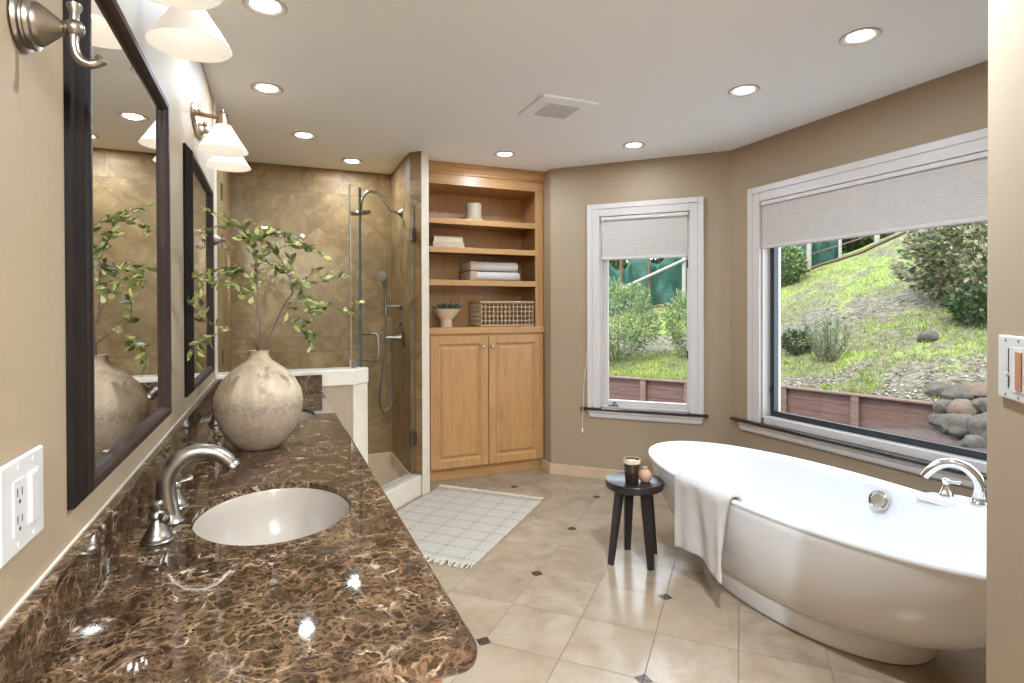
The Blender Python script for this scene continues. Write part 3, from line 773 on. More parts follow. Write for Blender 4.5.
def sink(cy, label):
    t = thing('sink_basin', (0, cy, 0.68), label, 'sink', 'undermount vanity sinks')
    mb = MB(); prof = [(0.9985, 0.018), (0.9985, 0.026), (0.990, 0.028), (0.975, 0.020), (0.960, -0.020), (0.90, -0.075), (0.78, -0.115), (0.58, -0.138), (0.30, -0.148), (0.11, -0.151)]
    rings = [[(SA * s_ * math.cos(2 * PI * k / 64) , SB * s_ * math.sin(2 * PI * k / 64), 0.803 - 0.68 + z) for k in range(64)] for s_, z in prof]
    mb.rings(rings); mb.build('bowl', M['porcelain'], t, smooth=60, local=True)
    mb = MB(); mb.lathe([(0, -0.006), (0.019, -0.006), (0.023, 0.0), (0.025, 0.0), (0.025, -0.012), (0, -0.012)], (0, 0, 0.803 - 0.68 - 0.147)); mb.build('drain', M['nickel'], t, smooth=True, local=True)
    mb = MB(); mb.lathe([(0, 0), (0.012, 0), (0.012, 0.002), (0.007, 0.002), (0.007, 0.0005), (0, 0.0005)], (-SA * 0.88, 0, 0.803 - 0.68 - 0.055), (1, 0, 0.25)); mb.build('overflow', M['nickel'], t, local=True)
    return t
sk = sink(SINKS[0], 'near white oval undermount sink in front of the round vase')
sink(SINKS[1], 'far white oval undermount sink mostly hidden behind the round vase')

def faucet(cy, label):
    t = thing('vanity_faucet', (-0.213, cy, CT + 0.0003), label, 'faucet', 'widespread vanity faucets')
    mb = MB()
    mb.lathe([(0, 0), (0.029, 0), (0.030, 0.004), (0.026, 0.008), (0.024, 0.012), (0.020, 0.02), (0.017, 0.03)], (0, 0, 0), seg=28)
    path = bez([(0, 0, 0.02), (-0.006, 0, 0.06), (-0.005, 0, 0.095), (0.010, 0, 0.125), (0.036, 0, 0.146), (0.064, 0, 0.1505), (0.092, 0, 0.1435), (0.113, 0, 0.127), (0.123, 0, 0.113)], 6)
    k = len(path); mb.tube(path, [0.0205 - 0.0055 * i / k for i in range(k)], 20)
    mb.lathe([(0.0145, 0), (0.0165, 0.003), (0.0165, 0.012), (0.014, 0.014), (0, 0.014)], (0.1195, 0, 0.1185), (0.56, 0, -0.83), seg=20)
    mb.build('spout', M['nickel'], t, smooth=True, local=True)
    for s_ in (-1, 1):
        mb = MB(); c = (-0.006, s_ * 0.106, 0)
        mb.lathe([(0, 0), (0.030, 0), (0.031, 0.003), (0.029, 0.006), (0.027, 0.007), (0.027, 0.011), (0.023, 0.016), (0.017, 0.028), (0.012, 0.040), (0.011, 0.045), (0.016, 0.049), (0.016, 0.056), (0.011, 0.062), (0.015, 0.068), (0.015, 0.076), (0.010, 0.080), (0, 0.080)], c, seg=28)
        h = mb.build('handle', M['nickel'], t, smooth=True, local=True)
        mb = MB(); a0 = Vector(c) + Vector((0, 0, 0.055))
        dd = Vector((0.93, 0.30, 0.18)).normalized() if s_ > 0 else Vector((0.50, -0.80, -0.10)).normalized()
        mb.tube([a0 + dd * 0.006, a0 + dd * 0.020, a0 + dd * 0.028, a0 + dd * 0.034, a0 + dd * 0.039, a0 + dd * 0.041], [0.0065, 0.006, 0.0075, 0.0095, 0.0085, 0.003], 14)
        mb.build('lever', M['nickel'], h, smooth=True, local=True)
    mb = MB(); mb.tube([(-0.010, 0.040, 0.0), (-0.010, 0.040, 0.148)], 0.0028, 8)
    mb.lathe([(0, 0), (0.005, 0.0), (0.004, 0.006), (0.0075, 0.012), (0.009, 0.016), (0.009, 0.021), (0, 0.022)], (-0.010, 0.040, 0.140), seg=16); mb.lathe([(0, 0), (0.012, 0), (0.010, 0.008), (0.003, 0.014)], (-0.010, 0.040, 0), seg=16)
    mb.build('lift_rod', M['nickel'], t, smooth=True, local=True)
    return t
fc = faucet(SINKS[0], 'brushed nickel gooseneck faucet at the near vanity sink')
dup(fc, (-0.213, SINKS[1], CT + 0.0003), 'brushed nickel gooseneck faucet at the far sink behind the vase')

# ---------------------------------------------------------------- mirrors
def mirror(y0, label):
    w, z0, z1 = 0.785, 1.006, 1.902
    t = thing('wall_mirror', (XL, y0 + w / 2, z0), label, 'mirror', 'framed vanity mirrors')
    hw = w / 2; H_ = z1 - z0
    # profile across the frame: (distance inwards, height off the wall)
    body = [(0, 0.0005), (0, 0.009), (0.004, 0.013), (0.007, 0.013), (0.010, 0.018), (0.014, 0.022), (0.017, 0.022), (0.0185, 0.027), (0.022, 0.029)]
    lip = [(0.022, 0.029), (0.034, 0.028), (0.040, 0.023), (0.044, 0.0175), (0.046, 0.0125), (0.046, 0.0005)]
    def sweep(prof, nm, mat, closed=False):
        mb = MB(); rings = []
        for d, x in prof:
            rings.append([(x, -hw + d, d), (x, hw - d, d), (x, hw - d, H_ - d), (x, -hw + d, H_ - d)])
        mb.rings(rings); return mb.build(nm, mat, t, smooth=30, local=True)
    sweep(body, 'frame', M['dark']); sweep(lip, 'frame_lip', M['copper'])
    mb = MB(); mb.box(0.002, 0.0128, -hw + 0.04, hw - 0.04, 0.04, H_ - 0.04); mb.build('mirror_glass', M['mirror'], t, local=True)
    return t
mr = mirror(1.056, 'near dark framed mirror above the near sink')
dup(mr, (XL, 2.287 + 0.785 / 2, 1.006), 'far dark framed mirror nearer to the shower')

# ---------------------------------------------------------------- sconces
def sconce(cy, label):
    t = thing('wall_sconce', (XL, cy, 2.090), label, 'sconce', 'two lamp sconces over the mirrors')
    mb = MB(); mb.lathe([(0, 0.018), (0.7, 0.018), (0.80, 0.014), (0.86, 0.014), (0.93, 0.009), (1.0, 0.006), (1.0, 0.0005), (0, 0.0005)], (0, 0, 0), (1, 0, 0), 48, sx=0.17, sy=0.058)
    # lathe frame for +x has its own x along y and y along z
    mb.build('backplate', M['brass'], t, smooth=True, local=True)
    mb = MB(); mb.lathe([(0, 0.0), (0.008, 0.0), (0.006, 0.008), (0.011, 0.016), (0.007, 0.024), (0, 0.027)], (0.017, 0, -0.005), (1, 0, 0), 16); mb.build('finial', M['brass'], t, smooth=True, local=True)
    for s_ in (-1, 1):
        y = s_ * 0.138
        mb = MB(); mb.tube(bez([(0.015, y * 0.86, 0.006), (0.05, y * 0.95, -0.006), (0.108, y, -0.010)], 5), 0.0085, 12); mb.lathe([(0, 0), (0.018, 0), (0.014, 0.008), (0.009, 0.012)], (0.015, y * 0.86, 0.006), (1, 0, 0), 16); mb.build('arm', M['brass'], t, smooth=True, local=True)
        mb = MB(); mb.lathe([(0, 0.032), (0.007, 0.03), (0.009, 0.024), (0.007, 0.02), (0.018, 0.014), (0.020, 0.0), (0.028, -0.022), (0.031, -0.036), (0.026, -0.036), (0, -0.03)], (0.110, y, -0.010), seg=20); mb.build('socket_cap', M['brass'], t, smooth=True, local=True)
        mb = MB(); pr = [(0.029, -0.040), (0.034, -0.049), (0.053, -0.080), (0.071, -0.109), (0.086, -0.133), (0.0925, -0.1415), (0.0898, -0.142), (0.083, -0.133), (0.068, -0.109), (0.050, -0.080), (0.031, -0.050), (0.027, -0.043)]
        mb.lathe(pr, (0.110, y, 0.0), seg=40); sh = mb.build('lamp_shade', M['shade'], t, smooth=True, local=True)
        mb = MB(); mb.ball((0.110, y, -0.085), 0.021, sz=1.25); mb.build('bulb', M['bulb'], sh, smooth=True, local=True)
    return t
sc1 = sconce(1.425, 'near two lamp sconce with white cone shades above the near mirror')
sc2 = sconce(2.668, 'far two lamp sconce with white cone shades by the far mirror')

# ---------------------------------------------------------------- robe hooks, outlets
def hook(y, z, label):
    t = thing('robe_hook', (XL, y, z), label, 'robe hook', 'nickel robe hooks on the left wall')
    mb = MB(); mb.lathe([(0, 0.0003), (0.035, 0.0003), (0.037, 0.003), (0.036, 0.007), (0.0315, 0.0085), (0.0305, 0.011), (0.0325, 0.013), (0.0315, 0.017), (0.0265, 0.0185), (0.0265, 0.021), (0.024, 0.025), (0.017, 0.034), (0.011, 0.042), (0.008, 0.046), (0.010, 0.048), (0.008, 0.050), (0, 0.050)], (0, 0, 0), (1, 0, 0), 32); mb.build('base', M['nickel'], t, smooth=True, local=True)
    mb = MB(); mb.ball((0.057, 0, 0.002), 0.0115)
    mb.tube([(0.057, 0, 0.01), (0.057, 0, 0.022), (0.057, 0, 0.028), (0.057, 0, 0.033), (0.057, 0, 0.036)], [0.0055, 0.0055, 0.0085, 0.0085, 0.003], 14)
    pts = bez([(0.057, 0, 0), (0.056, 0, -0.018), (0.060, 0, -0.034), (0.070, 0, -0.041), (0.080, 0, -0.039), (0.088, 0, -0.031)], 6); k = len(pts)
    mb.tube(pts, [0.0058] * (k - 6) + [0.006, 0.0065, 0.0075, 0.0078, 0.006, 0.002], 14)
    mb.build('hook', M['nickel'], t, smooth=True, local=True); return t
hk = hook(0.895, 1.672, 'brushed nickel robe hook beside the near mirror')
dup(hk, (XL, 3.24, 1.672), 'small far robe hook between the far mirror and the shower glass')

t = thing('outlet_plate', (XL, 0.875, 1.018), 'white wall plate with outlets and a rocker switch by the near mirror', 'outlet')
MB().box(XL + 0.0003, XL + 0.007, 0.810, 0.942, 1.017, 1.131).build('plate', M['plastic'], t, bevel=0.003)
MB().box(XL + 0.0068, XL + 0.0085, 0.842, 0.876, 1.041, 1.107).build('receptacle', M['plastic'], t, bevel=0.0008)
for zz in (1.088, 1.055):
    mb = MB(); mb.box(XL + 0.0083, XL + 0.0088, 0.851, 0.853, zz - 0.001, zz + 0.009); mb.box(XL + 0.0083, XL + 0.0088, 0.864, 0.866, zz - 0.001, zz + 0.008); mb.disc((XL + 0.0083, 0.8585, zz - 0.008), 0.0026, (1, 0, 0), 0.0005, 12); mb.build('slots', M['slot'], t)
MB().box(XL + 0.0068, XL + 0.0082, 0.888, 0.922, 1.041, 1.107).build('switch_bezel', M['almond'], t, bevel=0.0006)
mb = MB(); mb.prism([(0, 0)] * 0 or [(XL + 0.008, 0.8895), (XL + 0.0105, 0.8895), (XL + 0.0105, 0.9125), (XL + 0.008, 0.9125)], 1.043, 1.105); mb.build('rocker', M['plastic'], t, bevel=0.001)
MB().box(XL + 0.008, XL + 0.0098, 0.9145, 0.9195, 1.065, 1.092).build('dimmer_bar', M['plastic'], t, bevel=0.0006)
for yy in (0.859, 0.905):
    for zz in (1.027, 1.121):
        mb = MB(); mb.disc((XL + 0.0066, yy, zz), 0.0028, (1, 0, 0), 0.0009, 14); mb.build('screw', M['almond'], t)
# control plate on the near diagonal wall: local x runs from the free end towards the camera
FN = wframe((e0.x, e0.y), (-1, -1))   # n = (-1, 1)/sqrt2
so = 0.076
t = thing('control_plate', FN @ Vector((so + 0.06, 0, 1.15)), 'white control plate at the right edge on the near diagonal wall', 'switch')
MB(FN).box(so, so + 0.165, 0.0003, 0.007, 1.150, 1.262).build('plate', M['plastic'], t, bevel=0.003)
mb = MB(FN); mb.box(so + 0.044, so + 0.0475, 0.0068, 0.0075, 1.170, 1.240); mb.build('slider_slot', M['slot'], t)
MB(FN).box(so + 0.042, so + 0.0495, 0.007, 0.012, 1.19, 1.197).build('slider', M['plastic'], t, bevel=0.001)
for k in range(9):
    MB(FN).box(so + 0.028, so + 0.034, 0.0069, 0.0073, 1.174 + k * 0.0075, 1.1755 + k * 0.0075).build('scale_mark', M['almond'], t)
MB(FN).box(so + 0.062, so + 0.106, 0.0068, 0.0078, 1.165, 1.243).build('bezel', M['almond'], t, bevel=0.0006)
MB(FN).box(so + 0.076, so + 0.100, 0.0076, 0.0096, 1.171, 1.236).build('indicator', M['redlens'], t, bevel=0.001)
MB(FN).box(so + 0.116, so + 0.150, 0.0068, 0.0100, 1.172, 1.240).build('rocker', M['plastic'], t, bevel=0.001)
for xx in (0.034, 0.084, 0.133):
    for zz in (1.158, 1.254):
        mb = MB(FN); mb.disc((so + xx, 0.0066, zz), 0.0028, (0, 1, 0), 0.0009, 14); mb.build('screw', M['nickel'], t)

# ---------------------------------------------------------------- recessed lamps and fan
SPOTS = [(-0.023, 2.288, 'recessed ceiling light above the vase end of the vanity'), (-0.025, 3.131, 'recessed ceiling light above the far sink beside the sconce'), (0.185, 3.874, 'recessed ceiling light over the shower nearest the left wall'), (0.550, 4.407, 'recessed ceiling light deepest inside the shower'), (1.545, 3.794, 'recessed ceiling light in front of the maple cabinet'),
         (2.279, 3.254, 'recessed ceiling light in front of the narrow window'), (2.236, 2.228, 'recessed ceiling light over the middle of the bathtub'), (2.241, 1.606, 'recessed ceiling light over the faucet end of the bathtub'),
         (1.12, 1.05, 'added unseen fill light over the open floor by the doorway'), (-0.10, -1.25, 'added unseen fill light just behind the doorway'), (-0.10, -1.95, 'added unseen fill light far behind the doorway'), (0.40, -1.95, 'added unseen fill light at the far right behind the doorway')]  # the lamps on this row are out of view, added to fill the room
proto = None
for x, y, lab in SPOTS:
    if proto is None:
        t = thing('ceiling_downlight', (x, y, CEIL), lab, 'ceiling light', 'recessed ceiling lights')
        mb = MB(); mb.lathe([(0.076, -0.0003), (0.078, -0.004), (0.072, -0.008), (0.055, -0.005), (0.050, -0.001)], (0, 0, 0), seg=36); mb.build('trim_ring', M['white'], t, smooth=True, local=True)
        mb = MB(); mb.disc((0, 0, -0.0035), 0.046, h=0.002, seg=32); mb.build('lens', M['lens'], t, local=True)
        proto = t
    else: t = dup(proto, (x, y, CEIL), lab)
    ld = bpy.data.lights.new('downlight_beam', 'AREA'); ld.shape = 'DISK'; ld.size = 0.06; ld.energy = DOWN_W * (5.5 if y < -0.5 else 1.9 if y < 1.4 else 0.14 if x > 2 else 0.24 if x < 0 else 0.34 if x > 1 else 0.36); ld.color = (0.69, 0.835, 1.0)
    lo = bpy.data.objects.new('downlight_beam', ld); C.objects.link(lo); lo.location = (x, y, CEIL - 0.010)
t = thing('exhaust_fan', (1.47, 2.83, CEIL), 'square white exhaust fan cover on the ceiling', 'exhaust fan')
MB().box(1.30, 1.635, 2.657, 3.003, CEIL - 0.014, CEIL - 0.0003).build('cover', M['ceil'], t, bevel=0.006)
mb = MB(); mb.box(1.372, 1.563, 2.735, 2.93, CEIL - 0.0165, CEIL - 0.0138)
for k in range(16): mb.box(1.374, 1.561, 2.739 + k * 0.0119, 2.745 + k * 0.0119, CEIL - 0.0195, CEIL - 0.0164)
mb.build('grille', M['grille'], t)

# ---------------------------------------------------------------- linen cabinet
X0, X1, YF = 1.037, 2.042, 4.190
lc = thing('linen_cabinet', (1.562, 4.40, 0), 'tall honey maple built-in cabinet with open shelves over two doors', 'cabinet')
mb = MB(); mb.box(X0, X0 + 0.02, YF + 0.02, 4.60, 0.09, 2.40); mb.box(X1 - 0.02, X1, YF + 0.02, 4.60, 0.09, 2.40)
mb.box(X0 + 0.02, X1 - 0.02, YF + 0.02, 4.60, 0.09, 0.11)
mb.build('side_panels', M['maple'], lc)
MB().box(X0 + 0.02, X1 - 0.02, 4.585, 4.60, 0.11, 2.40).build('back_panel', M['maple'], lc)
mb = MB(); mb.box(X0, X0 + 0.045, YF, YF + 0.02, 0.09, 2.30); mb.box(X1 - 0.068, X1, YF, YF + 0.02, 0.09, 2.30); mb.box(X0 + 0.045, X1 - 0.068, YF, YF + 0.02, 0.09, 1.128)
mb.build('face_frame', M['maple'], lc, bevel=0.002)
MB().box(X0 + 0.02, X1 - 0.02, YF + 0.02, 4.585, 2.285, 2.30).build('top_panel', M['maple_h'], lc)
MB().box(X0 - 0.001, X1 + 0.0005, YF + 0.045, YF + 0.06, 0.0, 0.09).build('toe_kick', M['maple_h'], lc)
# crown: profile swept along x
mb = MB(); pr = [(YF + 0.02, 2.278), (YF - 0.002, 2.278), (YF - 0.002, 2.352), (YF - 0.012, 2.356), (YF - 0.012, 2.364), (YF - 0.005, 2.372), (YF - 0.020, 2.405), (YF - 0.030, 2.412), (YF - 0.030, CEIL - 0.001), (YF + 0.02, CEIL - 0.001)]
A = [mb.v((X0, y, z)) for y, z in pr]; B = [mb.v((X1 + 0.002, y, z)) for y, z in pr]
for i in range(len(pr)): j = (i + 1) % len(pr); mb.f([A[i], A[j], B[j], B[i]])
mb.f(A); mb.f(B[::-1]); mb.build('crown', M['maple_h'], lc)
MB().box(X0 + 0.0, X1 + 0.001, YF - 0.022, 4.585, 1.128, 1.181).build('ledge', M['maple_h'], lc, bevel=0.006)
for z in (2.020, 1.800, 1.547):
    MB().box(X0 + 0.021, X1 - 0.021, YF + 0.021, 4.584, z - 0.022, z).box(X0 + 0.045, X1 - 0.068, YF + 0.001, YF + 0.0208, z - 0.044, z).build('shelf', M['maple_h'], lc, bevel=0.003)
def panel_door(x0, x1, z0, z1, y):
    mb = MB(); th = 0.020; s_ = 0.062
    mb.box(x0, x0 + s_, y - th, y, z0, z1); mb.box(x1 - s_, x1, y - th, y, z0, z1); mb.box(x0 + s_, x1 - s_, y - th, y, z1 - s_, z1); mb.box(x0 + s_, x1 - s_, y - th, y, z0, z0 + s_)
    d = mb.build('door', M['maple'], lc, bevel=0.004)
    mb = MB(); rings = []
    for i_, yy in ((0.0, y - 0.016), (0.006, y - 0.012), (0.010, y - 0.006), (0.018, y - 0.006), (0.034, y - 0.015), (0.036, y - 0.016)):
        k = s_ + i_; rings.append([(x0 + k, yy, z0 + k), (x1 - k, yy, z0 + k), (x1 - k, yy, z1 - k), (x0 + k, yy, z1 - k)])
    mb.rings(rings, True, False, True); mb.build('raised_panel', M['maple'], d)
    return d
DT, DB = 1.114, 0.102
for (x0, x1, kx) in ((X0 + 0.049, 1.5505, 1.505), (1.5565, X1 - 0.012, 1.580)):
    d = panel_door(x0, x1, DB, DT, YF - 0.0005)
    mb = MB(); mb.lathe([(0, 0), (0.008, 0), (0.005, 0.008), (0.005, 0.014), (0.014, 0.020), (0.013, 0.028), (0.007, 0.032), (0, 0.033)], (kx, YF - 0.0205, 1.030), (0, -1, 0), 20); mb.build('knob', M['chrome'], d, smooth=True)
# things on the shelves
mb = MB(); mb.lathe([(0, 0.0), (0.095, 0.0), (0.098, 0.006), (0.070, 0.030), (0.062, 0.045), (0.062, 0.150), (0.058, 0.155), (0.050, 0.155), (0.050, 0.10), (0, 0.10)], (1.50, 4.36, 2.0205), seg=36)
tag(mb.build('stoneware_jar', M['jar'], smooth=True), 'cream stoneware cup with a flared foot on the top shelf', 'jar')
def book(x0, x1, y0, y1, z, h, mat, lab, grp):
    t = thing('book', ((x0 + x1) / 2, (y0 + y1) / 2, z), lab, 'book', grp)
    mb = MB(); mb.box(x0, x1, y0, y1, z, z + 0.003); mb.box(x0, x1, y0, y1, z + h - 0.003, z + h); mb.box(x0, x1, y0, y0 + 0.003, z + 0.003, z + h - 0.003); mb.build('cover', mat, t, bevel=0.001)
    MB().box(x0 + 0.004, x1 - 0.004, y0 + 0.0035, y1 - 0.003, z + 0.0034, z + h - 0.0034).build('pages', M['page'], t)
book(1.135, 1.39, 4.27, 4.44, 1.8003, 0.046, M['book'], 'cream book at the bottom of the pair on the second shelf', 'books on the second shelf')
book(1.145, 1.38, 4.275, 4.43, 1.8468, 0.044, M['book2'], 'tan book lying on top of the pair on the second shelf', 'books on the second shelf')
def folded(x0, x1, y0, y1, z, h, lab):
    t = thing('folded_towel', ((x0 + x1) / 2, (y0 + y1) / 2, z), lab, 'towel', 'folded towels on the third shelf')
    for k in range(1):
        mb = MB(); zz = z; hh = h - 0.002; sec = []
        for i in range(16):
            a_ = 2 * PI * i / 16; sec.append((math.copysign(abs(math.cos(a_)) ** 0.35, math.cos(a_)), math.copysign(abs(math.sin(a_)) ** 0.6, math.sin(a_))))
        rings = []
        for s_, xx in ((0.9, x0), (1.0, x0 + 0.012), (1.0, (x0 + x1) / 2), (1.0, x1 - 0.02), (0.8, x1 - 0.004), (0.4, x1)):
            rings.append([(xx, (y0 + y1) / 2 + (y1 - y0) / 2 * a_ * s_, zz + hh / 2 + hh / 2 * b_ * s_) for a_, b_ in sec])
        mb.rings(rings, True, True, True); mb.build('fold', M['towel'], t, smooth=60)
    MB().box(x0 - 0.004, x0 + 0.055, y0 - 0.006, y1 - 0.02, z + 0.003, z + h - 0.003).build('shaded_end', M['towel_shade'], t, bevel=0.008)  # tan block colours in the shade on the towel's fold end
folded(1.43, 1.87, 4.24, 4.50, 1.5475, 0.078, 'lower white folded towel with its shaded end coloured tan on the third shelf')
folded(1.435, 1.855, 4.245, 4.49, 1.6260, 0.078, 'upper white folded towel with its shaded end coloured tan on the third shelf')
t = thing('planter_bowl', (1.258, 4.33, 1.1813), 'sand coloured footed planter bowl with small succulents on the cabinet ledge', 'planter')
mb = MB(); mb.lathe([(0, 0), (0.046, 0), (0.048, 0.006), (0.045, 0.05), (0.050, 0.062), (0.085, 0.100), (0.108, 0.140), (0.110, 0.144), (0.103, 0.144), (0.080, 0.110), (0, 0.105)], (1.258, 4.33, 1.1813), seg=36); mb.build('bowl', M['bowl'], t, smooth=True)
mb = MB(); mb.disc((1.258, 4.33, 1.295), 0.085, h=0.012); mb.build('soil', M['soil'], t)
mb = MB(); rs = random.Random(3)
for k in range(70):
    a_ = rs.random() * 2 * PI; d_ = rs.random() ** 0.5 * 0.08; b_ = Vector((1.258 + d_ * math.cos(a_), 4.33 + d_ * math.sin(a_), 1.305))
    o_ = Vector((math.cos(a_) * (0.3 + d_ * 6) + rs.uniform(-.5, .5), math.sin(a_) * (0.3 + d_ * 6) + rs.uniform(-.5, .5), 1.1)).normalized(); L_ = rs.uniform(0.045, 0.085)
    mb.tube([b_, b_ + o_ * L_ * 0.5, b_ + o_ * L_ * 0.85, b_ + o_ * L_], [0.003, 0.0065, 0.004, 0.0008], 6)
mb.build('succulents', M['succ'], t, smooth=True)
# basket
bx0, bx1, by0, by1, bz0, bz1 = 1.515, 1.965, 4.225, 4.50, 1.1815, 1.385
t = thing('wicker_basket', ((bx0 + bx1) / 2, (by0 + by1) / 2, bz0), 'rectangular open-weave wicker basket on the cabinet ledge', 'basket')
mb = MB()
def hloop(z, r, ins=0.0): 
    p = [(bx0 + ins, by0 + ins), (bx1 - ins, by0 + ins), (bx1 - ins, by1 - ins), (bx0 + ins, by1 - ins)]
    for i in range(4): a_, b_ = p[i], p[(i + 1) % 4]; mb.tube([(a_[0], a_[1], z), (b_[0], b_[1], z)], r, 6)
nz = 5
for k in range(nz + 1): hloop(bz0 + 0.010 + (bz1 - bz0 - 0.02) * k / nz, 0.0048)
nx = 13
for k in range(nx + 1):
    xx = bx0 + (bx1 - bx0) * k / nx
    for yy in (by0, by1): mb.tube([(xx, yy, bz0 + 0.008), (xx, yy, bz1 - 0.008)], 0.0048, 6)
for k in range(1, 8):
    yy = by0 + (by1 - by0) * k / 8
    for xx in (bx0, bx1): mb.tube([(xx, yy, bz0 + 0.008), (xx, yy, bz1 - 0.008)], 0.0048, 6)
mb.build('weave', M['wicker'], t, smooth=True)
mb = MB(); 
for z, r_ in ((bz0 + 0.008, 0.0075), (bz1 - 0.008, 0.0095)): hloop(z, r_, -0.003)
mb.build('rim', M['wicker'], t, smooth=True)
mb = MB(); mb.box(bx0, bx1, by0, by1, bz0 + 0.003, bz0 + 0.009); mb.build('bottom', M['wicker'], t)

# ---------------------------------------------------------------- vase and branch
VX, VY = -0.047, 2.125
mb = MB(); prof = [(0, 0.0), (0.068, 0.0), (0.075, 0.004), (0.100, 0.030), (0.126, 0.070), (0.142, 0.115), (0.1475, 0.155), (0.140, 0.195), (0.120, 0.235), (0.092, 0.264), (0.064, 0.286), (0.044, 0.300), (0.034, 0.311), (0.030, 0.320), (0.031, 0.330), (0.034, 0.334), (0.030, 0.335), (0.026, 0.330), (0.025, 0.315), (0.030, 0.300), (0.0, 0.290)]
mb.lathe([(r_ * 0.965 if r_ > 0.04 else r_, h_ * 0.985) for r_, h_ in prof], (VX, VY, CT + 0.0003), seg=56)
tag(mb.build('vase', M['vase'], smooth=60), 'big round weathered cream ceramic vase on the marble vanity', 'vase')
br = thing('leafy_branch', (VX, VY, CT + 0.31), 'leafy green branches standing in the round cream vase', 'branches')
rs = random.Random(11)
# each twig: list of (x, dy, z); dy is the depth away from the vase axis
TW = {
 'A': [(-0.047, 0, 1.155), (-0.043, 0.00, 1.258), (-0.053, 0.01, 1.303), (-0.052, 0.02, 1.388), (-0.055, 0.03, 1.467), (-0.067, 0.04, 1.524), (-0.085, 0.045, 1.56)],
 'B': [(-0.040, 0, 1.155), (0.018, -0.02, 1.296), (0.040, -0.03, 1.341), (0.060, -0.04, 1.376), (0.050, -0.05, 1.424), (0.021, -0.05, 1.490), (0.005, -0.06, 1.513), (-0.034, -0.06, 1.548), (-0.078, -0.07, 1.578), (-0.115, -0.07, 1.590), (-0.14, -0.07, 1.588)],
 'C': [(-0.052, 0, 1.155), (-0.058, -0.04, 1.205), (-0.095, -0.10, 1.235), (-0.145, -0.17, 1.262), (-0.185, -0.25, 1.280), (-0.205, -0.32, 1.318), (-0.215, -0.38, 1.340)],
 'D': [(-0.053, 0.01, 1.303), (-0.077, -0.02, 1.334), (-0.111, -0.05, 1.377), (-0.141, -0.09, 1.401), (-0.175, -0.13, 1.405), (-0.20, -0.17, 1.395)],
 'E': [(0.050, -0.05, 1.431), (0.082, -0.06, 1.418), (0.092, -0.06, 1.376), (0.105, -0.07, 1.330), (0.110, -0.07, 1.295)],
 'F': [(0.040, -0.03, 1.341), (0.102, -0.02, 1.335), (0.165, -0.02, 1.327), (0.235, -0.02, 1.310), (0.262, -0.02, 1.305)],
 'G': [(0.050, -0.05, 1.428), (0.119, 0.04, 1.412), (0.186, 0.08, 1.422), (0.238, 0.12, 1.437)],
 'H': [(0.004, -0.015, 1.261), (0.052, 0.03, 1.271), (0.094, 0.04, 1.240), (0.115, 0.05, 1.215)],
 'I': [(-0.034, -0.06, 1.548), (-0.02, -0.03, 1.575), (0.005, 0.01, 1.585), (0.04, 0.02, 1.570)],
 'J': [(0.005, -0.06, 1.513), (0.04, -0.05, 1.53), (0.085, -0.04, 1.535), (0.115, -0.04, 1.525)],
 'K': [(-0.053, 0.02, 1.40), (-0.085, 0.03, 1.44), (-0.12, 0.05, 1.455), (-0.15, 0.06, 1.45)],
 'L': [(-0.145, -0.17, 1.250), (-0.185, -0.21, 1.225), (-0.215, -0.24, 1.205), (-0.23, -0.26, 1.19)],
 'N': [(-0.055, 0.03, 1.467), (-0.03, 0.02, 1.48), (0.0, 0.0, 1.465), (0.02, -0.01, 1.44)],
}
def leaf(mb, p, d, L, w):
    d = Vector(d).normalized(); x, y, _ = frame_from(d); a_ = rs.random() * 2 * PI
    side = (x * math.cos(a_) + y * math.sin(a_)).normalized(); nn = d.cross(side)
    pts = []
    for (f_, ww, b_) in ((0, 0.0, 0), (0.22, 0.75, 0.03), (0.5, 1.0, 0.05), (0.78, 0.62, 0.03), (1.0, 0.0, -0.03)): pts.append((Vector(p) + d * L * f_ + nn * b_ * L, side * w * ww, ww))
    vs = []
    for c_, s_, ww in pts: vs.append((mb.v(c_),) if ww == 0 else (mb.v(c_ - s_ + nn * 0.12 * w), mb.v(c_), mb.v(c_ + s_ + nn * 0.12 * w)))
    mb.f([vs[0][0], vs[1][0], vs[1][1]]); mb.f([vs[0][0], vs[1][1], vs[1][2]])
    for a2, b2 in ((1, 2), (2, 3)):
        mb.f([vs[a2][0], vs[b2][0], vs[b2][1], vs[a2][1]]); mb.f([vs[a2][1], vs[b2][1], vs[b2][2], vs[a2][2]])
    mb.f([vs[3][0], vs[4][0], vs[3][1]]); mb.f([vs[3][1], vs[4][0], vs[3][2]])
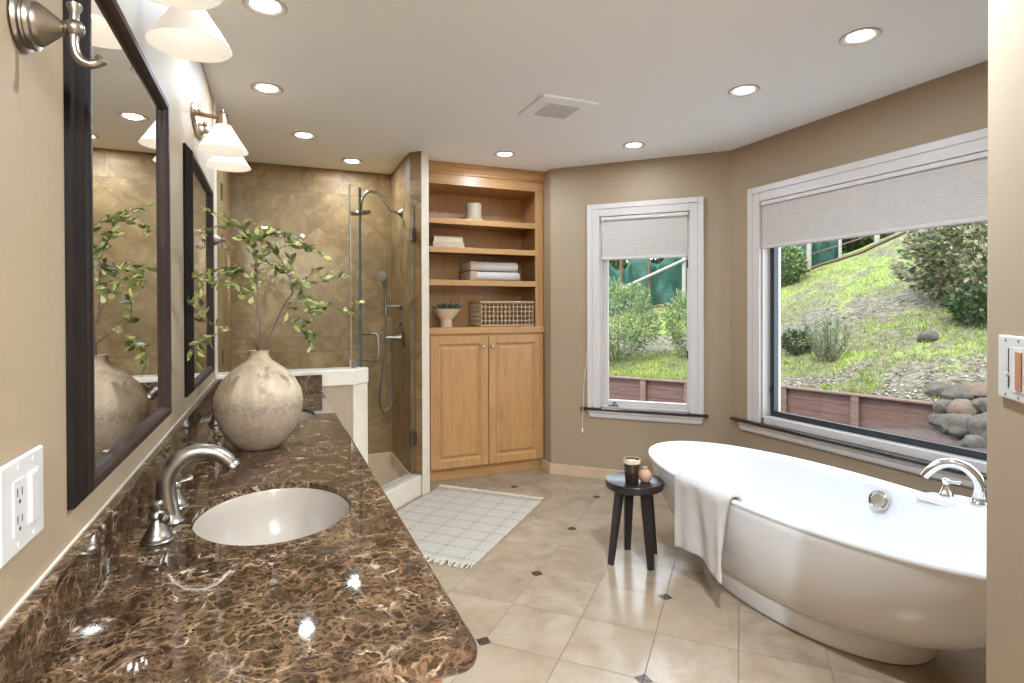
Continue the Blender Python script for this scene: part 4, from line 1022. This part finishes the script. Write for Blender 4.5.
for key, raw in TW.items():
    pts = bez([(x, VY + dy, z) for x, dy, z in raw], 6); k = len(pts)
    r0 = 0.0036 if key in 'AB' else (0.0026 if key == 'C' else 0.0016)
    mb = MB(); mb.tube(pts, [r0 * (1 - 0.75 * i / k) for i in range(k)], 7); tw = mb.build('twig', M['bark'], br, smooth=True)
    lf = MB(); s0 = {'A': 0.45, 'B': 0.42, 'C': 0.45}.get(key, 0.2)
    def pinch(q_, d_):
        if q_.x < XL + 0.05: q_.x = XL + 0.05
        if q_.x < XL + 0.09 and d_.x < 0: d_.x *= -0.5
        return q_, d_
    for i in range(int(k * s0), k, 1):
        p = pts[i]; dd = (pts[min(i + 1, k - 1)] - pts[max(i - 1, 0)]).normalized()
        for rep_ in range(1):
            out = Vector((rs.uniform(-1, 1), rs.uniform(-1, 1), rs.uniform(-0.6, 0.8)))
            q_, d_ = pinch(p.copy(), (dd * 0.7 + out).normalized()); leaf(lf, q_, d_, rs.uniform(0.024, 0.040), rs.uniform(0.0055, 0.0085))
        if i % 5 == 0:                       # a short side shoot with paired leaves
            out = Vector((rs.uniform(-1, 1), rs.uniform(-1, 1), rs.uniform(-0.35, 0.55))).normalized()
            sd = (dd * 0.8 + out).normalized(); Ls = rs.uniform(0.05, 0.095); e_ = p + sd * Ls; md = p + sd * Ls * 0.5 + Vector((0, 0, 0.006))
            if e_.x < XL + 0.05: continue
            tb = MB(); shoot = bez([p, md, e_], 4)
            for a2, b2 in zip(shoot, shoot[1:]): pass
            lf_pts = shoot
            for n2, c_ in enumerate(lf_pts[1:]):
                for sg in (-1, 1):
                    if rs.random() < 0.42: continue
                    sidev = sd.cross(Vector((rs.uniform(-.4, .4), rs.uniform(-.4, .4), 1))).normalized() * sg
                    q_, d_ = pinch(c_.copy(), (sd * 0.8 + sidev * 0.9 + Vector((0, 0, rs.uniform(-.3, .3)))).normalized())
                    leaf(lf, q_, d_, rs.uniform(0.021, 0.037), rs.uniform(0.005, 0.0078))
            tb.tube(shoot, [0.0011, 0.0011, 0.001, 0.001, 0.0009, 0.0009, 0.0008, 0.0008, 0.0006], 5); tb.build('shoot', M['bark'], tw, smooth=True)
    lf.build('leaves', M['leaf'], tw, smooth=True, recalc=False)

# ---------------------------------------------------------------- bathtub
TX, TY, TZ = 2.220, 1.858, 0.502
TA, TB = 0.434, 0.972
BA, BB = 0.290, 0.530
def sell(a_, b_, z, n_=2.15, N=96, cx=TX, cy=TY):
    o = []
    for k in range(N):
        t_ = 2 * PI * k / N; c_, s_ = math.cos(t_), math.sin(t_)
        o.append((cx + a_ * math.copysign(abs(c_) ** (2 / n_), c_), cy + b_ * math.copysign(abs(s_) ** (2 / n_), s_), z))
    return o
tub = thing('bathtub', (TX, TY, 0), 'white freestanding oval bathtub under the picture window', 'bathtub')
mb = MB(); rings = []
for f_, z in ((0.0, 0.088), (0.16, 0.104), (0.36, 0.145), (0.56, 0.21), (0.73, 0.29), (0.86, 0.375), (0.945, 0.445), (0.978, 0.478)):
    rings.append(sell(BA + (TA - BA) * f_, BB + (TB - BB) * f_, z))
for d_, z in ((0.004, 0.481), (0.0, 0.486), (0.0, 0.497), (0.004, 0.502), (0.022, 0.502), (0.027, 0.498)): rings.append(sell(TA - d_, TB - d_, z))
for fa, fb, z in ((0.905, 0.95, 0.45), (0.85, 0.90, 0.37), (0.77, 0.80, 0.27), (0.68, 0.68, 0.19), (0.55, 0.55, 0.135), (0.35, 0.38, 0.115), (0.1, 0.1, 0.108)): rings.append(sell(TA * fa, TB * fb, z))
mb.rings(rings, True, False, True); mb.build('basin', M['acrylic'], tub, smooth=50)
mb = MB(); mb.rings([sell(BA - 0.01, BB - 0.01, 0.0), sell(BA, BB, 0.004), sell(BA + 0.006, BB + 0.006, 0.082), sell(BA + 0.002, BB + 0.002, 0.09), sell(BA - 0.02, BB - 0.02, 0.094)], True, True, True); mb.build('plinth', M['acrylic'], tub, smooth=50)
# faucet deck on the far rim
dk = [(2.585, 1.60), (2.665, 1.578), (2.735, 1.50), (2.755, 1.36), (2.735, 1.22), (2.64, 1.14), (2.54, 1.16), (2.595, 1.36)]
mb = MB(); mb.prism(dk, 0.478, 0.506); mb.build('faucet_deck', M['acrylic'], tub, bevel=0.008, bseg=3)
mb = MB(); mb.lathe([(0, 0.006), (0.030, 0.006), (0.032, 0.008), (0.043, 0.006), (0.045, 0.0), (0, 0)], (2.580, 1.755, 0.425), (-0.90, -0.08, 0.36), 32)
ofl = mb.build('overflow_plate', M['chrome'], tub, smooth=True)
mb = MB(); mb.lathe([(0, 0), (0.03, 0), (0.035, 0.003), (0, 0.006)], (TX, TY, 0.109)); mb.build('tub_drain', M['chrome'], tub, smooth=True)
tf = thing('tub_faucet', (2.675, 1.40, 0.506), 'chrome gooseneck tub faucet with two handles on the tub rim', 'faucet')
mb = MB(); dr_ = Vector((-0.42, 0.907, 0)); o_ = Vector((2.678, 1.405, 0.506))
mb.lathe([(0, 0), (0.034, 0), (0.034, 0.005), (0.028, 0.012), (0.024, 0.025)], o_, seg=28)
pth = bez([o_ + dr_ * a_ + Vector((0, 0, z)) for a_, z in ((0, 0.015), (-0.006, 0.06), (0.005, 0.105), (0.04, 0.142), (0.085, 0.153), (0.13, 0.138), (0.165, 0.102), (0.18, 0.078))], 6); k = len(pth)
mb.tube(pth, [0.023 - 0.005 * i / k for i in range(k)], 20); mb.build('spout', M['chrome'], tf, smooth=True)
for hx_, hy_, s_ in ((2.675, 1.525, 1), (2.690, 1.285, -1)):
    mb = MB(); c_ = (hx_, hy_, 0.506)
    mb.lathe([(0, 0), (0.028, 0), (0.028, 0.004), (0.022, 0.012), (0.014, 0.034), (0.011, 0.046), (0.015, 0.052), (0.015, 0.066), (0.009, 0.072), (0, 0.073)], c_, seg=24); h = mb.build('handle', M['chrome'], tf, smooth=True)
    mb = MB(); b_ = Vector(c_) + Vector((0, 0, 0.058)); d_ = Vector((0.35, -0.9 * s_, 0.05)).normalized(); mb.tube([b_, b_ + d_ * 0.03, b_ + d_ * 0.05, b_ + d_ * 0.054], [0.006, 0.006, 0.008, 0.003], 12); mb.build('lever', M['chrome'], h, smooth=True)

# towel over the front rim
def rimx(y, d=0.0): return TX - (TA + d) * max(0.0, 1 - abs((y - TY) / (TB + d)) ** 2.15) ** (1 / 2.15)
mb = MB(); U = 26; rows = []
def towel_pt(u, v):
    """u 0..1 along the rim (far to near), v along the drape from inside to outside"""
    y = 2.215 - 0.375 * u
    o = rimx(y)
    w_ = 0.010 * math.sin(u * 9 + 0.7) * min(1, max(0, (v - 0.3) * 2)) + 0.006 * math.sin(u * 21 + 2)* min(1, max(0, (v - 0.3) * 2))
    if v < 0.22:                       # inside
        t_ = v / 0.22; return (o + 0.062 - 0.014 * t_ , y, 0.415 + 0.085 * t_)
    if v < 0.40:                       # over the rim
        t_ = (v - 0.22) / 0.18; a_ = PI * (1 - t_)
        return (o + 0.013 - 0.035 * -math.cos(a_) * -1 * 1.0, y, 0.500 + 0.020 * math.sin(a_))
    t_ = (v - 0.40) / 0.60
    hem = 0.155 - 0.022 * max(0, math.sin((u - 0.40) * 4.2)) + 0.012 * math.sin(u * 5) * (1 - u)
    yy = y + t_ * (0.035 * (0.5 - u)) + t_ * 0.02 * math.sin(u * 7)
    if u > 0.86: yy += t_ * (u - 0.86) * 0.75
    return (o - 0.022 - w_ * 1.1 + 0.055 * t_ * (1 - 0.3 * t_) * (0.6 + 0.4 * math.sin(u * 5)), yy, 0.500 + (hem - 0.500) * t_)
VN = 34
G = [[mb.v(towel_pt(i / U, j / VN)) for j in range(VN + 1)] for i in range(U + 1)]
for i in range(U):
    for j in range(VN): mb.f([G[i][j], G[i + 1][j], G[i + 1][j + 1], G[i][j + 1]])
tw = mb.build('bath_towel', M['towel'], smooth=True, solid=0.016, subsurf=1); tag(tw, 'white terry towel draped over the front rim of the bathtub', 'towel')

# ---------------------------------------------------------------- stool, candle, bud vase
SX, SY, SH = 1.742, 2.488, 0.420
t = thing('stool', (SX, SY, 0), 'small round dark wood stool beside the bathtub', 'stool')
mb = MB(); mb.lathe([(0, SH - 0.042), (0.140, SH - 0.042), (0.148, SH - 0.036), (0.152, SH - 0.008), (0.149, SH), (0.142, SH - 0.001), (0.136, SH - 0.005), (0, SH - 0.006)], (SX, SY, 0), seg=48); mb.build('seat', M['black'], t, smooth=True)
for fx, fy in ((-0.148, -0.002), (0.036, 0.118), (0.004, -0.135), (0.140, 0.020)):
    d_ = Vector((fx, fy, 0)); q_ = d_.normalized(); tn = Vector((-q_.y, q_.x, 0))
    mb = MB(); bt = Vector((SX, SY, 0)) + d_; tp = Vector((SX, SY, SH - 0.042)) + q_ * 0.092
    rg = []
    for c_, w1, w2 in ((bt, 0.0165, 0.011), (tp, 0.027, 0.014)): rg.append([c_ + tn * a_ * w1 + q_ * b_ * w2 for a_, b_ in ((-1, -1), (1, -1), (1, 1), (-1, 1))])
    mb.rings(rg, True, True, True); mb.build('leg', M['black'], t, bevel=0.003)
zt = SH - 0.0058
t = thing('candle_glass', (1.708, 2.462, zt), 'dark glass candle tumbler with cream wax on the stool', 'candle')
mb = MB(); mb.lathe([(0, 0), (0.031, 0), (0.034, 0.004), (0.040, 0.095), (0.042, 0.122), (0.0405, 0.1235), (0.039, 0.122), (0.037, 0.108), (0, 0.106)], (1.708, 2.462, zt), seg=36); mb.build('tumbler', M['candle'], t, smooth=True)
mb = MB(); mb.lathe([(0, 0.1075), (0.0362, 0.1075), (0.0375, 0.112), (0.034, 0.114), (0, 0.1145)], (1.708, 2.462, zt), seg=36); mb.build('wax', M['wax'], t, smooth=True)
mb = MB(); mb.lathe([(0.0408, 0.103), (0.0425, 0.104), (0.0434, 0.122), (0.0428, 0.1245), (0.0405, 0.1245), (0.0402, 0.122)], (1.708, 2.462, zt), seg=36); mb.build('rim_band', M['wax'], t, smooth=True)
mb = MB(); mb.lathe([(0, 0), (0.020, 0), (0.029, 0.010), (0.034, 0.028), (0.032, 0.044), (0.021, 0.058), (0.012, 0.064), (0.011, 0.072), (0.013, 0.076), (0.009, 0.076), (0.008, 0.066), (0, 0.060)], (1.783, 2.452, zt), seg=32)
tag(mb.build('bud_vase', M['terracotta'], smooth=True), 'tiny terracotta bud vase beside the candle on the stool', 'vase')

# ---------------------------------------------------------------- rug
RC = Vector((1.025, 3.405, 0)); RA = PI / 4
t = thing('bath_rug', RC, 'cream bath rug with a stitched grid and fringed ends on the floor', 'rug', rz=RA)   # local x along (1,1)
hl, hw = 0.535, 0.405
mb = MB(); nx, ny = 60, 42; G = []
for i in range(nx + 1):
    G.append([mb.v((-hl + 2 * hl * i / nx, -hw + 2 * hw * j / ny, 0.009 + 0.0015 * math.sin(i * 0.9) * math.sin(j * 0.8) - (0.006 if j in (0, ny) or i in (0, nx) else 0))) for j in range(ny + 1)])
for i in range(nx):
    for j in range(ny): mb.f([G[i][j], G[i + 1][j], G[i + 1][j + 1], G[i][j + 1]])
lowr = [[mb.v((-hl + 2 * hl * i, -hw + 2 * hw * j, 0.0006)) for j in (0, 1)] for i in (0, 1)]
mb.f([lowr[0][0], lowr[0][1], lowr[1][1], lowr[1][0]])
for i in range(nx): mb.f([G[i][0], G[i + 1][0], lowr[1][0], lowr[0][0]]) if False else None
mb.build('weave', M['rug'], t, smooth=True, local=True)
for s_ in (-1, 1):
    mb = MB(); rs2 = random.Random(5 + s_)
    for k in range(110):
        y = -hw + 2 * hw * (k + rs2.random() * 0.6) / 110; x0 = s_ * (hl - 0.004); L_ = rs2.uniform(0.04, 0.065); a_ = rs2.uniform(-0.35, 0.35)
        mb.tube([(x0, y, 0.008), (x0 + s_ * L_ * 0.4, y + a_ * L_ * 0.3, 0.013 + rs2.uniform(0, .006)), (x0 + s_ * L_ * 0.75, y + a_ * L_ * 0.7, 0.008), (x0 + s_ * L_, y + a_ * L_, 0.005)], [0.0035, 0.0045, 0.004, 0.002], 6)
    tag(mb.build('fringe', M['fringe'], t, smooth=True, local=True), kind='stuff')

# ---------------------------------------------------------------- outside
WP = [(9.2, 2.0), (7.33, 4.20), (6.93, 6.10), (6.02, 7.08), (5.22, 8.42), (3.6, 10.6)]      # face of the low timber wall
def wall_dist(az):
    dx, dy = math.sin(az), math.cos(az)
    best = None
    for (ax, ay), (bx, by) in zip(WP, WP[1:]):
        ex, ey = bx - ax, by - ay; den = dx * ey - dy * ex
        if abs(den) < 1e-9: continue
        tt = (ax * ey - ay * ex) / den; ss = (ax * dy - ay * dx) / den
        if tt > 0 and -1e-6 <= ss <= 1 + 1e-6 and (best is None or tt < best): best = tt
    return best
def slope(az):
    d = math.degrees(az); K = [(15, 0.06), (30, 0.09), (36, 0.115), (42, 0.135), (48, 0.19), (54, 0.25), (59, 0.315), (66, 0.35), (80, 0.36)]
    for (a_, ka), (b_, kb) in zip(K, K[1:]):
        if d <= b_: return ka + (kb - ka) * max(0, (d - a_)) / (b_ - a_)
    return K[-1][1]
def hill_z(x, y):
    az = math.atan2(x, y); D = math.hypot(x, y); w = wall_dist(az)
    if w is None: w = 9.0
    d = D - w; k = slope(az); L_ = 21.0 - w
    z = 0.13 + k * min(d, L_) + max(0, d - L_) * 0.06
    z += 0.10 * mnoise.noise(Vector((x * 0.5, y * 0.5, 0))) * min(1, max(0, d) / 1.5) + 0.03 * mnoise.noise(Vector((x * 2, y * 2, 3))) * min(1, max(0, d))
    return z
mb = MB(); NA, ND = 90, 70; G = []
for i in range(NA + 1):
    az = R(21 + (71 - 21) * i / NA); w = wall_dist(az)
    row = []
    for j in range(ND + 1):
        D = w + 0.055 + (34 - w) * (j / ND) ** 1.7; x, y = D * math.sin(az), D * math.cos(az)
        row.append(mb.v((x, y, hill_z(x, y))))
    G.append(row)
for i in range(NA):
    for j in range(ND): mb.f([G[i][j], G[i][j + 1], G[i + 1][j + 1], G[i + 1][j]])
hill = mb.build('hillside_terrain', M['hill'], smooth=True); structure(hill)
def gz(x, y): return -0.09 - 0.17 * (y - 4.2) if y > 4.2 else -0.09 + 0.02 * (4.2 - y)
mb = MB(); G = []
for i in range(31):
    x = 3.0 + 6.4 * i / 30; G.append([mb.v((x, 0.5 + 11.5 * j / 60, min(-0.06, gz(x, 0.5 + 11.5 * j / 60)) + 0.02 * mnoise.noise(Vector((x * 3, j * .6, 0))))) for j in range(61)])
for i in range(30):
    for j in range(60): mb.f([G[i][j], G[i + 1][j], G[i + 1][j + 1], G[i][j + 1]])
structure(mb.build('ground_mulch', M['mulch'], smooth=True))
# low timber retaining wall: boards, cap, posts
rw = thing('retaining_wall', (6.9, 6.0, -0.3), 'low weathered redwood retaining wall at the foot of the hill', 'retaining wall')
for (ax, ay), (bx, by) in zip(WP[1:], WP[2:]):
    a_, b_ = Vector((ax, ay)), Vector((bx, by)); d_ = (b_ - a_).normalized(); n_ = Vector((d_.y, -d_.x))
    if n_.dot(a_) < 0: n_ = -n_
    for k in range(4):
        z1 = 0.165 - k * 0.142; z0 = z1 - 0.138
        p = [a_, b_, b_ + n_ * 0.04, a_ + n_ * 0.04]; MB().prism([(v.x, v.y) for v in p], z0, z1).build('board', M['redwood'], rw, bevel=0.004)
    p = [a_ - n_ * 0.07 - d_ * 0.02, b_ - n_ * 0.07, b_ + n_ * 0.06, a_ + n_ * 0.06 - d_ * 0.02]; MB().prism([(v.x, v.y) for v in p], 0.166, 0.192).build('cap', M['redcap'], rw, bevel=0.005)
    L_ = (b_ - a_).length; npst = max(2, int(L_ / 1.15)); 
    for k in range(npst):
        c_ = a_ + d_ * (0.045 + (L_ - 0.09) * k / npst); p = [c_ - n_ * 0.062 - d_ * 0.05, c_ - n_ * 0.062 + d_ * 0.05, c_ - n_ * 0.001 + d_ * 0.05, c_ - n_ * 0.001 - d_ * 0.05]
        MB().prism([(v.x, v.y) for v in p], -0.8, 0.165).build('post', M['redcap'], rw, bevel=0.005)
# rocks at the end of the wall
def rock(c, s, seed, mat, lab, grp=None):
    mb = MB(); bmesh.ops.create_icosphere(mb.bm, subdivisions=3, radius=1.0)
    o_ = Vector((seed * 7.3, seed * 3.1, seed))
    for v in mb.bm.verts:
        d_ = v.co.normalized(); f_ = 1 + 0.30 * mnoise.noise(d_ * 1.4 + o_) + 0.10 * mnoise.noise(d_ * 4 + o_)
        v.co = Vector((d_.x * s[0], d_.y * s[1], d_.z * s[2])) * f_ + Vector(c)
    tag(mb.build('rock', mat, smooth=True), lab, 'rock', grp)
rs = random.Random(21); RK = []
def at(px, D):                          # a point of the garden in a given direction
    az = yaw + math.atan((px - 512) / 566.24); return D * math.sin(az), D * math.cos(az)
spots = [at(px, D) + (z, s_) for px, D, z, s_ in ((940, 8.86, 0.28, 0.21), (958, 8.63, 0.25, 0.23), (977, 8.78, 0.30, 0.22), (945, 8.35, 0.15, 0.20), (962, 8.29, 0.15, 0.22), (981, 8.50, 0.165, 0.24), (951, 7.95, 0.03, 0.19), (968, 7.75, 0.05, 0.26), (986, 7.70, 0.05, 0.27), (937, 8.24, 0.02, 0.14), (990, 8.95, 0.31, 0.22), (975, 7.38, -0.04, 0.15), (1000, 7.6, 0.03, 0.26), (1000, 8.4, 0.2, 0.25))]
for k, (x, y, z, s) in enumerate(spots):
    rock((x, y, z), (s * rs.uniform(.62, .85), s * rs.uniform(.58, .8), s * rs.uniform(.45, .62)), k + 1, M['stone2'] if k in (2, 4, 10) else M['stone'], 'fieldstone piled at the end of the low timber wall', 'fieldstones piled past the timber wall')
x, y = at(928, 10.6); rock((x, y, hill_z(x, y) + 0.04), (0.13, 0.12, 0.11), 40, M['stone'], 'lone grey rock on the grass slope above the timber wall')
# shrubs
def shrub(name, c, r, hgt, n, L, w, mat, lab, cat='shrub', stems=7, upright=0.3, seed=1, spiky=False, grp=None):
    rs_ = random.Random(seed); x, y, z = c
    t = thing(name, (x, y, z), lab, cat, grp)
    mb = MB()
    tips = []
    for k in range(stems):
        a_ = rs_.random() * 2 * PI; rr = rs_.random() ** 0.5 * r * 0.8; tp = Vector((x + math.cos(a_) * rr, y + math.sin(a_) * rr, z + hgt * rs_.uniform(0.6, 1.0)))
        b_ = Vector((x + math.cos(a_) * rr * 0.15, y + math.sin(a_) * rr * 0.15, z - 0.05)); md = (b_ + tp) / 2 + Vector((math.cos(a_), math.sin(a_), 0)) * rr * 0.2
        mb.tube(bez([b_, md, tp], 4), [0.018 * (1 - 0.09 * q_) * min(1, r) for q_ in range(9)], 6); tips.append((b_, md, tp))
    mb.build('stems', M['bark'], t, smooth=True)
    lf = MB()
    for k in range(n):
        if spiky:
            b_, md, tp = tips[k % stems]; f_ = rs_.uniform(0.15, 1); p = b_.lerp(md, min(1, f_ * 2)) if f_ < 0.5 else md.lerp(tp, f_ * 2 - 1)
            p = p + Vector((rs_.gauss(0, .01), rs_.gauss(0, .01), 0)); d_ = Vector((rs_.uniform(-1, 1), rs_.uniform(-1, 1), 0.9))
        else:
            while True:
                q_ = Vector((rs_.uniform(-1, 1), rs_.uniform(-1, 1), rs_.uniform(-1, 1)))
                if 0.25 < q_.length < 1: break
            q_ = q_.normalized() * (q_.length ** 0.45)
            bulge = 0.80 + 0.30 * mnoise.noise(q_ * 2.2 + Vector((seed, 0, 0)))
            p = Vector((x + q_.x * r * bulge, y + q_.y * r * bulge, z + hgt * 0.5 + q_.z * hgt * 0.52 * bulge))
            d_ = Vector((q_.x + rs_.uniform(-.9, .9), q_.y + rs_.uniform(-.9, .9), q_.z * 0.6 + upright + rs_.uniform(-.7, .7)))
        d_.normalize(); sx, sy, _ = frame_from(d_); a_ = rs_.random() * 2 * PI; sd = sx * math.cos(a_) + sy * math.sin(a_)
        l_ = L * rs_.uniform(.7, 1.3); w_ = w * rs_.uniform(.7, 1.3)
        lf.f([lf.v(p), lf.v(p + d_ * l_ * .45 + sd * w_), lf.v(p + d_ * l_), lf.v(p + d_ * l_ * .45 - sd * w_)])
    lf.build('foliage', mat, t, recalc=False)
    return t
def on(px, D, dz=-0.03): x, y = at(px, D); return (x, y, hill_z(x, y) + dz)
shrub('shrub', on(617, 11.6), 0.95, 1.75, 5200, 0.10, 0.012, M['olive'], 'feathery grey-green shrub at the left of the narrow window', seed=2, upright=0.6)
shrub('shrub', on(691, 11.3), 0.62, 1.40, 3000, 0.09, 0.012, M['olive'], 'darker feathery shrub at the right of the narrow window', seed=3, upright=0.6)
shrub('shrub', on(783, 19.0), 0.70, 1.45, 1800, 0.14, 0.035, M['olive'], 'broad shrub by the fence at the left corner of the picture window', seed=4)
shrub('shrub', on(798, 11.2), 0.30, 0.46, 900, 0.07, 0.018, M['darkleaf'], 'small round dark shrub on the slope left of the spiky plant', seed=5)
shrub('shrub', on(826, 10.45), 0.42, 0.78, 1500, 0.09, 0.007, M['sage'], 'spiky silver-green plant on the slope above the timber wall', 'plant', stems=16, seed=6, spiky=True)
shrub('rhododendron', on(990, 12.6, -0.30), 1.45, 2.55, 11000, 0.115, 0.034, M['rhodo'], 'large bronze-green leafy bush at the right of the picture window', seed=7, stems=14)
shrub('shrub', on(985, 11.3), 0.55, 0.62, 1200, 0.10, 0.03, M['darkleaf'], 'low dark leafy shrub under the large bronze-green bush', seed=8)
# green netting fence along the top of the slope
nf = thing('netting_fence', on(660, 20.6), 'green shade netting fence at the top of the slope', 'fence')
mb = MB(); NS = 84; colsN = []
for i in range(NS + 1):
    px = 560 + (838 - 560) * i / NS; x, y, z = on(px, 20.6 + 0.12 * math.sin(i * 0.9), -0.15)
    top = z + 1.85 + 0.22 * math.sin(i * 0.55 + 1.0) if px < 720 else z + (1.15 if px < 835 else 0.55) + 0.1 * math.sin(i * .8)
    colsN.append([mb.v((x + 0.05 * math.sin(i * 1.3 + j), y + 0.05 * math.cos(i * 1.7 + j), z + (top - z) * j / 8)) for j in range(9)])
for i in range(NS):
    for j in range(8): mb.f([colsN[i][j], colsN[i + 1][j], colsN[i + 1][j + 1], colsN[i][j + 1]])
mb.build('netting', M['net'], nf, smooth=True, solid=0.006)
for px, m_, r_ in ((621, 'postbrown', 0.05), (649, 'postbrown', 0.045), (684, 'post', 0.07), (809, 'post', 0.075), (840, 'post', 0.05), (877, 'post', 0.075), (905, 'post', 0.04), (925, 'post', 0.04)):
    x, y, z = on(px, 20.3, -0.2); mb = MB(); mb.tube([(x, y, z), (x, y, z + 2.2)], r_, 8); mb.build('post', M[m_], nf, smooth=True)
a_ = Vector(on(620, 20.2, 0.85)); b_ = Vector(on(686, 20.2, 1.55)); mb = MB(); mb.tube([a_, b_], 0.05, 8); mb.build('rail', M['post'], nf, smooth=True)
for hz in (0.45, 0.85):
    pts = [Vector(on(px, 20.3, hz)) for px in range(800, 1000, 20)]; mb = MB(); mb.tube(pts, 0.03, 6); mb.build('rail', M['postbrown'], nf, smooth=True)
pts = [Vector(on(px, 20.1, 0.06)) for px in range(560, 960, 20)]; mb = MB(); mb.tube(pts, 0.05, 6); mb.build('kerb_rail', M['postbrown'], nf, smooth=True)
for k, (px, D) in enumerate(((590, 27), (668, 27), (746, 27), (818, 27), (882, 27), (945, 27))):
    shrub('tree', on(px, D, -1.0), 1.9, 5.0, 3200, 0.36, 0.11, M['darkleaf'] if k % 2 else M['olive'], ['grey-green tree far beyond the fence on the slope', 'dark green tree far beyond the fence on the slope'][k % 2], 'tree', seed=30 + k, grp='trees beyond the fence')
# grass blades and fallen leaves on the slope: nobody could count them
rs = random.Random(99)
gb = MB(); lb = MB()
def bandv(D):                            # grass above and in the middle of the slope, leaf litter between and at its foot
    K = [(8.6, -0.10), (9.7, -0.04), (10.4, 0.24), (11.9, 0.22), (12.6, -0.18), (14.0, -0.14), (14.9, 0.3), (22, 0.4)]
    for (a_, ka), (b_, kb) in zip(K, K[1:]):
        if D <= b_: return ka + (kb - ka) * max(0, D - a_) / (b_ - a_)
    return 0.4
for k in range(34000):
    az = R(rs.uniform(29, 68)); w = wall_dist(az); D = w + 0.15 + (10.5) * rs.random() ** 1.4; x, y = D * math.sin(az), D * math.cos(az)
    cl = 0.35 * mnoise.noise(Vector((x * 0.55, y * 0.55, 7))) + 0.35 * mnoise.noise(Vector((x * 1.6, y * 1.6, 2))) + bandv(D)
    z = hill_z(x, y)
    if cl > -0.05:
        h_ = rs.uniform(0.03, 0.075); a_ = rs.random() * PI; dx_, dy_ = math.cos(a_) * 0.011, math.sin(a_) * 0.011; lx, ly = rs.gauss(0, .03), rs.gauss(0, .03)
        gb.f([gb.v((x - dx_, y - dy_, z - 0.01)), gb.v((x + dx_, y + dy_, z - 0.01)), gb.v((x + lx, y + ly, z + h_))])
    elif k % 2 == 0 or cl < -0.25:
        s_ = rs.uniform(0.012, 0.032); a_ = rs.random() * 2 * PI; u_ = Vector((math.cos(a_), math.sin(a_), rs.uniform(-.4, .4))) * s_; v_ = Vector((-math.sin(a_), math.cos(a_), rs.uniform(-.4, .4))) * s_ * 0.6; c_ = Vector((x, y, z + 0.02))
        lb.f([lb.v(c_ - u_), lb.v(c_ - v_), lb.v(c_ + u_), lb.v(c_ + v_)])
tag(gb.build('grass', M['blade'], recalc=False), 'short bright green grass on the slope', 'grass', kind='stuff')
tag(lb.build('fallen_leaves', M['litter'], recalc=False), 'pale fallen leaves scattered on the slope', 'fallen leaves', kind='stuff')

# light portals in the two window openings guide the daylight sampling
for fr, w in ((F1, W1), (F2, W2)):
    i0, i1 = w['c0'] + w['cw'], w['c1'] - w['cw']; z0, z1 = 0.56, 2.03
    ld = bpy.data.lights.new('daylight_portal', 'AREA'); ld.shape = 'RECTANGLE'; ld.size = i1 - i0; ld.size_y = z1 - z0; ld.energy = 1.0
    ld.cycles.is_portal = True
    lo = bpy.data.objects.new('daylight_portal', ld); C.objects.link(lo)
    n3 = (fr.to_3x3() @ Vector((0, 1, 0)))
    lo.location = fr @ Vector(((i0 + i1) / 2, -T - 0.02, (z0 + z1) / 2)); lo.rotation_euler = n3.to_track_quat('-Z', 'Z').to_euler()
